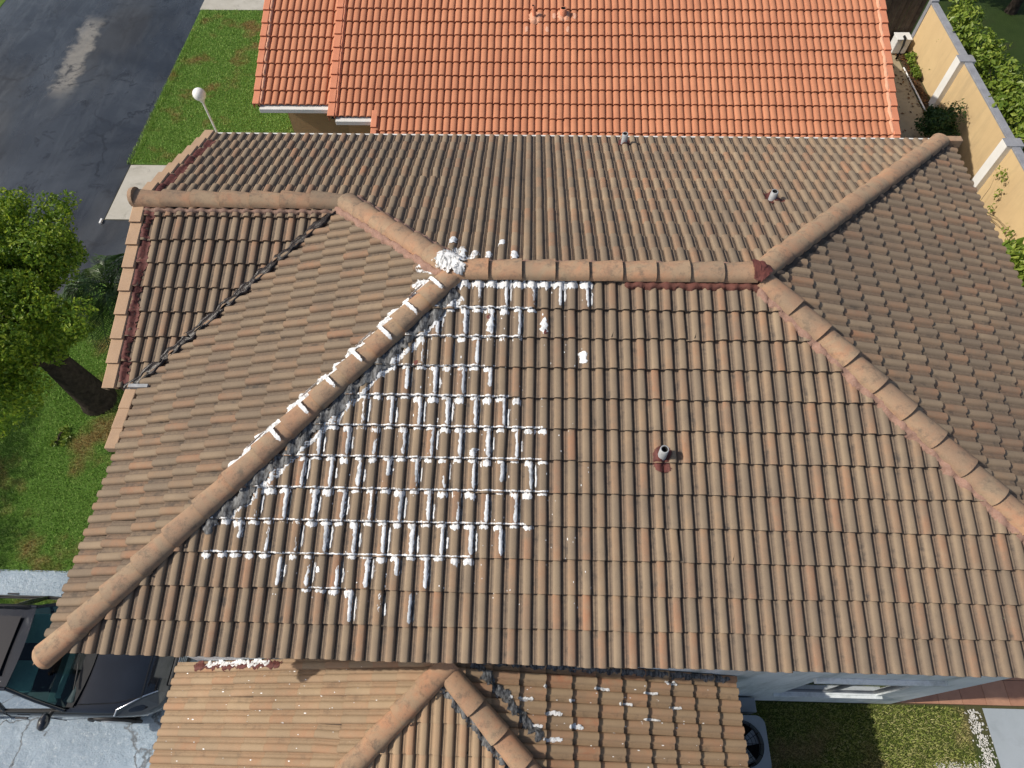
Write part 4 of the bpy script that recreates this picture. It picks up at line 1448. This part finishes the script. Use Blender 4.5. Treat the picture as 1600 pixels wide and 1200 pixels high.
def palm(base, hgt, nf, L, label, seed):
    r = random.Random(seed)
    t = empty('palm', base)
    tag(t, label, 'palm')
    b = Vector(base)
    MB().tube([b, b + Vector((.03, .02, hgt * .5)), b + Vector((.02, 0, hgt))], [.13, .11, .12], 12).build('trunk', BARK, t)
    c = b + Vector((.02, 0, hgt))
    for k in range(nf):
        az = 2 * math.pi * k / nf + r.uniform(-.2, .2)
        el = r.uniform(.35, 1.1)
        Lf = L * r.uniform(.85, 1.15)
        pts = []
        for i in range(11):
            s = i / 10
            rad = Lf * s * math.cos(el) * (1 - .12 * s)
            z = Lf * (s * math.sin(el) - .95 * s * s)
            pts.append(c + Vector((math.cos(az) * rad, math.sin(az) * rad, z)))
        m = MB().tube(pts, [.014 * (1 - .8 * i / 10) + .003 for i in range(11)], 5, caps=False)
        V, F = m.V[:], m.F[:]
        n_l = 34
        for i in range(3, n_l):
            s = i / n_l
            f = s * 10; i0 = min(9, int(f))
            p = pts[i0].lerp(pts[i0 + 1], f - i0)
            tt = (pts[i0 + 1] - pts[i0]).normalized()
            side = tt.cross(Vector((0, 0, 1))).normalized()
            for sg in (-1, 1):
                d = (side * sg + tt * .75 + Vector((0, 0, -.25 + r.uniform(-.1, .1)))).normalized()
                ll = .34 * L / 1.5 * math.sin(math.pi * (.12 + .8 * s)) + .05
                w = tt * .011
                n = len(V)
                V += [p - w, p + w, p + d * ll * .6 + w * .9, p + d * ll + Vector((0, 0, -.04)), p + d * ll * .6 - w * .9]
                F.append((n, n + 1, n + 2, n + 3, n + 4))
        obj('frond', V, F, PALML, t, False, dict(rnd=[r.random()] * len(V)))


palm((-10.0, 8.0, 0), 1.35, 17, 1.95, 'dark green feather palm between the tree and the gabled wing', 4)


def shrub(name, label, cat, clumps, per, leaf, mat, base, seed, stems=5, asp=1.7, shell=.5, sr=1.0):
    t = empty(name, base)
    tag(t, label, cat)
    m = MB()
    rr = random.Random(seed)
    for k in range(stems):
        c = Vector(rr.choice(clumps)[0])
        m.tube([Vector(base) + Vector((rr.uniform(-.1, .1), rr.uniform(-.1, .1), 0)), Vector(base).lerp(c, .5) + Vector((0, 0, .1)), c], [.02 * sr, .014 * sr, .006 * sr], 5, caps=False)
    m.build('stem', BARK, t)
    C, O = clumped([c for c, _ in clumps], [r for _, r in clumps], per, seed, shell)
    C[:, 2] = np.maximum(C[:, 2], .03)
    V, F, rn = leaf_quads(C, leaf, .7, asp, seed + 3, O)
    obj('foliage', V, F, mat, t, False, dict(rnd=rn))
    return t


q = np.random.default_rng(9)
hc = []
for y in np.arange(8.6, 19.2, .32):
    for k in range(3):
        hc.append(((11.85 + q.uniform(-.28, .32), y + q.uniform(-.2, .2), (.45, 1.0, 1.52)[k] + q.uniform(-.12, .12)), (.36, .36, .30)))
shrub('hedge', 'long light green hedge growing behind the yellow boundary wall', 'hedge', hc, 150, .105, HEDGEL, (11.85, 13.5, 0), 12, stems=40, asp=1.5, shell=.6)
shrub('shrub', 'dark green bush at the foot of the yellow wall beside the first white pillar', 'shrub', crown_clumps((10.45, 14.6, .62), (.42, .85, .45), 16, 41, (.22, .4)), 260, .055, BUSHL, (10.5, 14.6, 0), 14)
shrub('shrub', 'bright green broad-leaved bush by the right-hand roof eave', 'shrub', crown_clumps((10.25, 9.3, 1.1), (.45, .7, .45), 14, 43, (.25, .4)), 120, .14, HEDGEL, (10.3, 9.3, 0), 15, asp=2.2)
shrub('weeds', 'small weeds sprouting beside the white box at the fence', 'weeds', crown_clumps((10.95, 18.3, .2), (.08, .75, .2), 14, 45, (.06, .14)), 45, .06, HEDGEL, (10.95, 18.5, 0), 16)
shrub('creeper', 'green creeper trailing up the wall beside the nearer white pillar', 'creeper', [((10.98, 12.5 - .16 * k, .95 - .10 * k + .3 * math.sin(k)), (.05, .13, .13)) for k in range(5)] + [((10.97, 11.0 - .2 * k, .45 + .1 * math.sin(k * 2)), (.05, .16, .12)) for k in range(4)], 20, .05, HEDGEL, (10.98, 12.2, 0), 17, sr=.3)
shrub('weeds', 'low leafy weeds on the lawn below the tree trunk', 'weeds', crown_clumps((-10.7, 5.0, .05), (.25, .25, .04), 6, 47, (.06, .11)), 50, .05, HEDGEL, (-10.7, 4.9, 0), 18)
q = np.random.default_rng(19)
for k, (cx, cy, lb) in enumerate(((15.2, 21.5, 'tall dark tree mass behind the hedge near the fence corner'), (12.9, 22.3, 'dark tree overhanging the fence corner beyond the hedge'))):
    tree('tree', (cx, cy, 0), (cx, cy, 2.2), .16, crown_clumps((cx, cy, 3.0), (1.1, 1.0, .9), 22, 51 + k, (.5, .8)), lb, 300, .10, 60 + k)


# ---------------------------------------------------------------- grass blades (relief on the lawns)
def blades(name, poly, n, hgt, mat, label, seed, hole=None):
    r = np.random.default_rng(seed)
    xs = [p[0] for p in poly]; ys = [p[1] for p in poly]
    x = r.uniform(min(xs), max(xs), n); y = r.uniform(min(ys), max(ys), n)
    a = r.uniform(0, 6.283, n); h = hgt * r.uniform(.5, 1.3, n); w = .006 * r.uniform(.7, 1.5, n)
    ln = h * r.uniform(.2, .9, n); b = r.uniform(0, 6.283, n)
    P0 = np.stack([x - np.cos(a) * w, y - np.sin(a) * w, np.zeros(n)], 1)
    P1 = np.stack([x + np.cos(a) * w, y + np.sin(a) * w, np.zeros(n)], 1)
    P2 = np.stack([x + np.cos(b) * ln, y + np.sin(b) * ln, h], 1)
    V = np.stack([P0, P1, P2], 1).reshape(-1, 3)
    me = bpy.data.meshes.new(name)
    me.vertices.add(3 * n); me.vertices.foreach_set('co', V.astype(np.float32).ravel())
    me.loops.add(3 * n); me.loops.foreach_set('vertex_index', np.arange(3 * n, dtype=np.int32))
    me.polygons.add(n); me.polygons.foreach_set('loop_start', np.arange(0, 3 * n, 3, dtype=np.int32))
    at = me.attributes.new('rnd', 'FLOAT', 'POINT')
    at.data.foreach_set('value', np.repeat(r.random(n), 3).astype(np.float32))
    me.materials.append(mat)
    me.update(calc_edges=True); me.validate()
    tag(link(name, me), label, 'grass', None, 'stuff')


def blade_mat(name, lo, mid, hi, br, bamt):
    t = NT(name)
    c = t.ramp(t.attr('rnd'), [(0.0, lo), (0.5, mid), (1.0, hi)])
    c = t.mix(t.ramp(t.noise(2.6, 4, 0.65), [(0.35, 0.0), (0.7, 0.55)]), c, lo)
    c = t.mix(t.ramp(t.noise(0.85, 5, 0.6), [(0.53, 0.0), (0.66, bamt)]), c, br)
    return t.done(c, .6, .25)


GRASS = blade_mat('grass_blade', (0.185, 0.325, 0.055), (0.30, 0.46, 0.105), (0.48, 0.60, 0.20), (0.38, 0.18, 0.08), .75)
GRASS_D = blade_mat('dry_grass_blade', (0.19, 0.25, 0.05), (0.32, 0.35, 0.09), (0.52, 0.46, 0.24), (0.42, 0.32, 0.17), .85)
blades('grass', R4(-12.5, -5.3, 2.2, 8.9), 130000, .045, GRASS, 'short lawn grass between the driveway and the palm', 71)
blades('grass', R4(-12.1, -6.5, 13.65, 21.4), 110000, .045, GRASS, 'lawn grass between the road and the neighbouring house', 72)
blades('grass', R4(1.7, 6.62, -1.8, 0.27), 42000, .05, GRASS_D, 'patchy grass between the air conditioner and the patio slab', 73)

for (x0_, y0_, y1_, lb_) in ((-12.14, 13.6, 21.4, 'ragged fringe of grass creeping over the road edge'),):
    blades('grass', R4(x0_ - .07, x0_ + .16, y0_, y1_), 5200, .06, GRASS, lb_, 74)
# white decorative stones beside the patio slab
GRAV = simple('white_marble_chip', (0.66, 0.65, 0.62), (0.45, 0.44, 0.41), 20, .7, .3, .1)
V, F = [], []
for k in range(1000):
    if k < 780:
        y = rs.uniform(-1.6, .24); x = 6.80 + rs.gauss(0, .055) - .02 * math.sin(y * 5)
    else:
        x = rs.uniform(5.9, 6.8); y = -.62 + rs.gauss(0, .04)
    s_ = rs.uniform(.009, .020)
    n = len(V)
    a0 = rs.uniform(0, 3)
    for (dx, dy, dz) in ((1, 0, .1), (0, 1, .2), (-1, 0, .15), (0, -1, .1), (.1, .1, 1)):
        ca, sa = math.cos(a0), math.sin(a0)
        V.append((x + (dx * ca - dy * sa) * s_ * rs.uniform(.7, 1.2), y + (dx * sa + dy * ca) * s_ * rs.uniform(.7, 1.2), .004 + dz * s_ * .9))
    F += [(n, n + 1, n + 4), (n + 1, n + 2, n + 4), (n + 2, n + 3, n + 4), (n + 3, n, n + 4)]
tag(obj('gravel', V, F, GRAV), 'strip of white stone chips between grass and patio slab', 'gravel', None, 'stuff')
# fallen leaves on the side path
FALL = leaf_mat('fallen_leaf', (0.05, 0.03, 0.015), (0.12, 0.06, 0.025), (0.25, 0.10, 0.03), .05, .8)
r = np.random.default_rng(77)
Cl = np.concatenate([np.stack([r.uniform(9.6, 10.7, 120), r.uniform(13, 19, 120), r.uniform(.01, .03, 120)], 1),
                     np.stack([r.normal(10.88, .09, 500), r.uniform(13, 19.5, 500), r.uniform(.01, .06, 500)], 1)])
V, F, rn = leaf_quads(Cl, .06, .15, 1.6, 5, np.tile([0, 0, 1.0], (len(Cl), 1)))
tag(obj('fallen_leaves', V, F, FALL, None, False, dict(rnd=rn)), 'brown fallen leaves on the path beside the yellow wall', 'leaves', None, 'stuff')

# ---------------------------------------------------------------- boundary wall, fence, small things
bw = empty('boundary_wall', (11.2, 12, 0))
tag(bw, 'pale yellow boundary wall with white pillars and grey coping', 'wall')
WT = 1.45
MB().box(11.12, 11.30, -4, 19.25, 0, WT).build('wall_panel', WALLY, bw)
PYS = [16.43, 12.92, 9.41, 5.9]
ys = [19.35] + PYS + [-4]
for a, b in zip(ys[1:], ys[:-1]):
    MB().box(11.11, 11.31, a + .155 if a in PYS else a, b - .155 if b in PYS else b, WT + .001, WT + .05, .006).build('coping', COPE, bw)
for y in PYS:
    p_ = MB().box(10.97, 11.40, y - .15, y + .15, 0, WT + .06, .006).build('pillar', PILW, bw)
    MB().box(10.965, 11.405, y - .155, y + .155, WT + .061, WT + .075, .003).build('pillar_cap', COPE, p_)
MB().box(11.10, 11.32, 19.26, 19.42, 0, WT + .1, .006).build('end_post', COPE, bw)

fe = empty('wooden_fence', (9, 19.5, 0))
tag(fe, 'dark weathered wooden fence closing the gap beside the neighbouring house', 'fence')
for k in range(25):
    x = 7.3 + k * .152
    MB().box(x, x + .135, 19.46 + rs.uniform(0, .012), 19.485 + rs.uniform(0, .012), .03, 1.75 + rs.uniform(-.03, .03)).build('fence_board', WOODF, fe)
for z in (.35, 1.4):
    MB().box(7.3, 11.1, 19.51, 19.56, z, z + .09).build('fence_rail', WOODF, fe)

ub = empty('utility_box', (10.75, 19.15, 0))
tag(ub, 'white metal box with a black hose standing by the dark fence', 'utility box')
MB().box(10.52, 10.95, 19.0, 19.35, .05, .50, .02).build('cabinet', WHITE, ub)
MB().box(10.50, 10.97, 18.98, 19.37, .501, .53, .008).build('lid', WHITE, ub)
MB().tube([(10.72, 19.1, .56), (10.70, 18.95, .58), (10.66, 18.8, .45), (10.6, 18.7, .05)], .035, 8).build('hose', DARK, ub)
dp = MB().tube([(10.74, 18.3, .03), (10.75, 16.9, .05), (10.78, 15.4, .03)], .022, 8).build('drain_pipe', WHITE)
tag(dp, 'thin white pipe lying along the edge of the side path', 'pipe')

lp = empty('garden_lamp', (-9.43, 14.0, 0))
tag(lp, 'white globe lamp on a slim white post on the lawn', 'lamp')
MB().tube([(-9.43, 14, 0), (-9.43, 14, 1.78)], .028, 14).build('post', WHITE, lp)
MB().tube([(-9.43, 14, 1.72), (-9.43, 14, 1.80)], [.05, .075], 16).build('collar', WHITE, lp)
GLOBE = NT('opal_globe').done((0.86, 0.86, 0.85), .25, .5)
bm = bmesh.new()
bmesh.ops.create_uvsphere(bm, u_segments=24, v_segments=16, radius=.165)
bmesh.ops.translate(bm, vec=(-9.43, 14, 1.94), verts=bm.verts)
me = bpy.data.meshes.new('globe'); bm.to_mesh(me); bm.free()
me.materials.append(GLOBE); me.polygons.foreach_set('use_smooth', np.ones(len(me.polygons), dtype=bool))
link('globe', me, lp)

# air conditioner condenser
ac = empty('air_conditioner', (2.60, -.40, 0))
tag(ac, 'grey outdoor air conditioner with a round top fan beside the lower roof', 'air conditioner')
m = MB()
pts = []
hw, rc = .40, .14
for cx, cy, a0 in ((hw - rc, hw - rc, 0), (-hw + rc, hw - rc, 90), (-hw + rc, -hw + rc, 180), (hw - rc, -hw + rc, 270)):
    for k in range(6):
        a = math.radians(a0 + k * 18)
        pts.append((2.60 + cx + rc * math.cos(a), -.40 + cy + rc * math.sin(a)))
n = len(pts)
ring = [(2.60 + .33 * math.cos(2 * math.pi * (k + .0) / n + .13 * 0), -.40 + .33 * math.sin(2 * math.pi * k / n)) for k in range(n)]
V = [(x, y, .08) for x, y in pts] + [(x, y, .80) for x, y in pts] + [(x, y, .80) for x, y in ring] + [(x, y, .55) for x, y in ring]
F = []
for a, b in ((0, 1), (1, 2), (2, 3)):
    F += [(a * n + i, a * n + (i + 1) % n, b * n + (i + 1) % n, b * n + i) for i in range(n)]
obj('casing', V, F, METAL_G, ac)
MB().prism([(2.60 + .328 * math.cos(2 * math.pi * k / 24), -.40 + .328 * math.sin(2 * math.pi * k / 24)) for k in range(24)], .52, .56).build('fan_well', DARK, ac)
for k in range(4):
    a = k * math.pi / 2 + .4
    c, s_ = math.cos(a), math.sin(a)
    V = []
    for rr, hw_, z in ((.05, .05, .66), (.29, .11, .66)):
        for sg in (-1, 1):
            V.append((2.60 + c * rr - s_ * hw_ * sg, -.40 + s_ * rr + c * hw_ * sg, z + sg * .03))
    obj('fan_blade', V, [(0, 2, 3, 1)], METAL_G, ac)
g = MB()
for rr in (.09, .15, .21, .27, .325):
    g.tube([(2.60 + rr * math.cos(2 * math.pi * k / 32), -.40 + rr * math.sin(2 * math.pi * k / 32), .805) for k in range(33)], .004, 4, caps=False)
for k in range(12):
    a = k * math.pi / 6
    g.tube([(2.60 + .06 * math.cos(a), -.40 + .06 * math.sin(a), .81), (2.60 + .33 * math.cos(a), -.40 + .33 * math.sin(a), .805)], .004, 4)
g.build('fan_grille', DARK, ac)
MB().box(2.15, 3.05, -.85, .05, .0, .078, .01).build('base_pad', CONC, ac)
MB().box(2.66, 2.96, .06, .28, .25, .60, .01).build('disconnect_box', METAL_G, ac)

# ---------------------------------------------------------------- black car
car = empty('parked_car', (-8.9, .63, 0))
tag(car, 'black sport utility car with rain drops parked nose-in on the driveway', 'car')
PAINT = NT('black_car_paint')
_d = PAINT.n('ShaderNodeTexVoronoi')
_d.inputs['Scale'].default_value = 38
_dm = PAINT.ramp(_d.outputs['Distance'], [(0.10, 1.0), (0.20, 0.0)])
PAINT.bump(_dm, .35, .004)
PAINT.b.inputs['Coat Weight'].default_value = .5
PAINT.b.inputs['Coat Roughness'].default_value = .04
PAINT = PAINT.done(PAINT.mix(PAINT.ramp(PAINT.noise(3, 3), [(0.3, 0), (0.7, 1)]), (0.006, 0.008, 0.012), (0.009, 0.012, 0.018)), .07, .5)
TRIM = simple('black_plastic_trim', (0.012, 0.012, 0.013), (0.02, 0.02, 0.022), 8, .55, .3, .1)
RUBBER = simple('tyre_rubber', (0.015, 0.015, 0.015), (0.025, 0.025, 0.025), 12, .85, .2, .2)
ALLOY = NT('alloy_rim').done((.45, .46, .47), .3, .5, .9)
CHROME = NT('bright_trim').done((.7, .7, .72), .15, .5, 1.0)
LAMPG = NT('headlamp_lens').done((.035, .04, .045), .06, .7)
GLASS = glass_mat('windscreen_glass', (.55, .80, .80))
TEAL = simple('grey_green_seat', (0.16, 0.24, 0.24), (0.12, 0.19, 0.19), 8, .8, .2, .1)
DASH = simple('dark_dashboard', (0.05, 0.075, 0.078), (0.035, 0.05, 0.055), 6, .7, .2, .1)
FX, CY = -6.62, .63


def cw(x, y, z):
    return (FX + x, CY + y, z)


# body shell: stations from the nose (x=0) backwards; profile (half width, height) from sill to centre line
st = [  # x, half width at sill, max half width, sill z, shoulder z, centre z
    (0.00, .56, .60, .38, .66, .72), (-.08, .70, .76, .30, .78, .82), (-.28, .82, .87, .24, .88, .93), (-.60, .87, .915, .24, .94, 1.00),
    (-1.00, .88, .925, .24, .98, 1.045), (-1.28, .88, .925, .24, 1.0, 1.075), (-1.6, .88, .93, .24, 1.01, 1.06), (-2.4, .88, .935, .24, 1.02, 1.06), (-3.2, .88, .935, .24, 1.03, 1.06),
    (-3.9, .87, .925, .26, 1.04, 1.07), (-4.35, .82, .88, .32, 1.02, 1.06), (-4.58, .72, .78, .42, .92, .98)]
prof = [(0.0, 1.0), (.4, 1.0), (.7, .985), (.86, .95), (.93, .88), (.96, .70)]
V, F = [], []
rowsn = 0
for (x, ws, wm, zs, zh, zc) in st:
    half = []
    for a in (0, .25, .5, .72, .86):
        half.append((wm * a, zc + (zh - zc) * (a / .86) ** 2))
    half += [(wm * .955, zh - .035), (wm, zh - .14), (wm * .995, (zs + zh) / 2), (ws * 1.0, zs + .10), (ws * .93, zs)]
    full = [(-a, z) for a, z in half[::-1]] + [(a, z) for a, z in half[1:]]
    rowsn = len(full)
    V += [cw(x, y, z) for y, z in full]
for i in range(len(st) - 1):
    for j in range(rowsn - 1):
        F.append((i * rowsn + j, i * rowsn + j + 1, (i + 1) * rowsn + j + 1, (i + 1) * rowsn + j))
F.append(tuple(range(rowsn))[::-1])
F.append(tuple(range((len(st) - 1) * rowsn, len(st) * rowsn)))
# leave the hood..tail opening under the cabin closed by the floor of the cabin
body = obj('body', V, F, PAINT, car, [True] * (len(F) - 2) + [False] * 2)
sub = body.modifiers.new('sub', 'SUBSURF'); sub.levels = 1; sub.render_levels = 1
# hood shut lines and wiper cowl
for s_ in (-1, 1):
    MB().tube([cw(-.30, s_ * .62, .953), cw(-.7, s_ * .72, .987), cw(-1.24, s_ * .76, 1.035)], .006, 5).build('hood_seam', DARK, body)
MB().tube([cw(-.30, s, .955 + .018 * (1 - (s / .62) ** 2)) for s in np.linspace(-.62, .62, 9)], .006, 5).build('hood_seam', DARK, body)
V = []
for x, z in ((-1.16, 1.078), (-1.42, 1.10)):
    for s in np.linspace(-.80, .80, 11):
        V.append(cw(x - .14 * (abs(s) / .8) ** 2, s, z - .030 * (abs(s) / .8) ** 2 + (.0 if x > -1.3 else .02)))
obj('cowl', V, [(j, j + 1, 12 + j, 11 + j) for j in range(10)], TRIM, body)
for y0, y1 in ((-.55, .05), (.0, .60)):
    MB().tube([cw(-1.32, y0, 1.125), cw(-1.36, (y0 + y1) / 2, 1.14), cw(-1.44, y1, 1.135)], .011, 6).build('wiper', TRIM, body)
# greenhouse
def gh(x, w, z):
    return [(x, s * w, z) for s in (-1, 1)]
A0 = (-1.30, .80, 1.09); A1 = (-2.06, .62, 1.575)     # windscreen foot / head
R1 = (-3.55, .60, 1.60); R0 = (-4.25, .74, 1.10)
def grid(a, b, n=8, bow=.10, m=5, dz=.035):
    V, F = [], []
    for i in range(m):
        f = i / (m - 1)
        for j in range(n + 1):
            s = -1 + 2 * j / n
            w = a[1] + (b[1] - a[1]) * f
            x = a[0] + (b[0] - a[0]) * f - bow * s * s * (1 - .5 * f)
            z = a[2] + (b[2] - a[2]) * f + dz * math.sin(math.pi * f) * .6 - .02 * s * s
            V.append(cw(x, s * w, z))
    for i in range(m - 1):
        for j in range(n):
            F.append((i * (n + 1) + j, i * (n + 1) + j + 1, (i + 1) * (n + 1) + j + 1, (i + 1) * (n + 1) + j))
    return V, F
V, F = grid(A0, A1)
obj('windscreen', V, F, GLASS, car, True)
V, F = grid(A1, R1, bow=.06, dz=.05)
roofp = obj('roof_panel', V, F, PAINT, car, True)
V = [cw(x, s * w, 1.637 + dz) for x, dz in ((-2.25, -.01), (-3.3, .0)) for s, w in ((-1, .44), (1, .44))]
obj('sunroof', V, [(0, 1, 3, 2)], NT('sunroof_glass').done((.008, .009, .012), .05, .6), roofp)
for s in (-1, 1):
    MB().tube([cw(-2.2, s * .60, 1.60), cw(-2.28, s * .60, 1.66), cw(-3.4, s * .585, 1.67), cw(-3.5, s * .585, 1.61)], .018, 6).build('roof_rail', TRIM, roofp)
V, F = grid(R1, R0, bow=-.05)
obj('rear_window', V, F, GLASS, car, True)
for s in (-1, 1):
    lo = [(-1.42, .84, 1.03), (-2.35, .865, 1.045), (-3.25, .865, 1.055), (-4.15, .80, 1.08)]
    hi = [(-2.10, .605, 1.56), (-2.45, .605, 1.59), (-3.2, .60, 1.60), (-3.62, .58, 1.585)]
    for k in range(3):
        a, b, c, d = lo[k], lo[k + 1], hi[k + 1], hi[k]
        quad = [cw(p[0], s * p[1], p[2]) for p in (a, b, c, d)]
        obj('side_window', quad, [(0, 1, 2, 3) if s < 0 else (3, 2, 1, 0)], GLASS, car)
    for a, b, w in ((lo[0], hi[0], .03), (lo[1], hi[1], .028), (lo[2], hi[2], .028), (lo[3], hi[3], .045)):
        MB().tube([cw(a[0], s * a[1], a[2]), cw((a[0] + b[0]) / 2, s * ((a[1] + b[1]) / 2 + .012), (a[2] + b[2]) / 2 + .012), cw(b[0], s * b[1], b[2])], w, 8).build('pillar', PAINT, car)
    MB().tube([cw(p[0], s * (p[1] + .005), p[2]) for p in hi], .028, 8).build('roof_side', PAINT, car)
    MB().tube([cw(p[0], s * (p[1] + .012), p[2] + .005) for p in lo], .016, 6).build('belt_trim', TRIM, car)
    # mirror
    mr = blob('mirror', cw(-1.62, s * 1.02, 1.12), .085, .125, .075, PAINT, car, 12, rough=.05)
    MB().tube([cw(-1.58, s * .87, 1.06), cw(-1.60, s * .97, 1.09)], .03, 7).build('mirror_arm', TRIM, mr)
    # headlight
    V = [cw(-.10, s * .50, .845), cw(-.30, s * .60, .915), cw(-.62, s * .80, .955), cw(-.66, s * .885, .90), cw(-.28, s * .845, .80), cw(-.06, s * .70, .755), cw(-.02, s * .52, .78)]
    V = [(x, y + s * .012, z + .02) for x, y, z in V]
    hl = obj('headlight', V, [tuple(range(7)) if s > 0 else tuple(range(7))[::-1]], LAMPG, car)
    MB().tube([(x, y, z + .006) for x, y, z in V[:4]], .012, 6).build('light_bar', CHROME, hl)
    # door seams and handles
    for x in (-1.75, -2.38, -3.28):
        MB().tube([cw(x, s * .942, .35), cw(x, s * .938, .80), cw(x, s * .90, 1.02)], .006, 5).build('door_seam', DARK, body)
    for x in (-2.15, -3.1):
        MB().box(FX + x - .10, FX + x + .10, CY + s * .955 - .015, CY + s * .955 + .015, .86, .89, .006).build('door_handle', PAINT, body)
    # wheels
    for x in (-.92, -3.65):
        w = MB().tube([cw(x, s * .72, .34), cw(x, s * .745, .34), cw(x, s * .92, .34), cw(x, s * .945, .34)], [.30, .345, .345, .30], 28).build('wheel', RUBBER, car)
        MB().tube([cw(x, s * .90, .34), cw(x, s * .952, .34)], [.235, .225], 24).build('rim', ALLOY, w)
        V = []
        arch = MB().tube([cw(x + .40 * math.cos(a), s * .925, .34 + .40 * math.sin(a)) for a in np.linspace(-.05, math.pi + .05, 15)], .032, 6)
        arch.build('wheel_arch', TRIM, body)
# grille and bumper
gr = MB().box(FX - .03, FX + .028, CY - .42, CY + .42, .44, .76, .02).build('grille', TRIM, car)
for k in range(5):
    MB().box(FX + .028, FX + .040, CY - .40, CY + .40, .47 + k * .06, .49 + k * .06).build('grille_bar', CHROME if k == 4 else METAL_G, gr)
MB().box(FX - .16, FX + .03, CY - .72, CY + .72, .26, .40, .05).build('bumper', TRIM, car)
# inside: floor, dashboard, seats, wheel
cabin = MB().box(FX - 4.2, FX - 1.3, CY - .80, CY + .80, .98, 1.066 if False else 1.0).build('cabin_floor', DARK, car)
dsh = MB().box(FX - 1.72, FX - 1.30, CY - .74, CY + .74, 1.0, 1.085, .03).build('dashboard', DASH, car)
for s in (-1, 1):
    MB().box(FX - 2.62, FX - 2.46, CY + s * .36 - .24, CY + s * .36 + .24, 1.0, 1.26, .05).box(FX - 2.60, FX - 2.48, CY + s * .36 - .13, CY + s * .36 + .13, 1.28, 1.44, .04).box(FX - 2.46, FX - 2.05, CY + s * .36 - .24, CY + s * .36 + .24, 1.0, 1.06, .02).build('seat', TEAL, car)
MB().box(FX - 1.60, FX - 1.50, CY - .68, CY + .64, 1.086, 1.10, .004).build('sunshade', TEAL, dsh)

print('objects', len(bpy.data.objects))
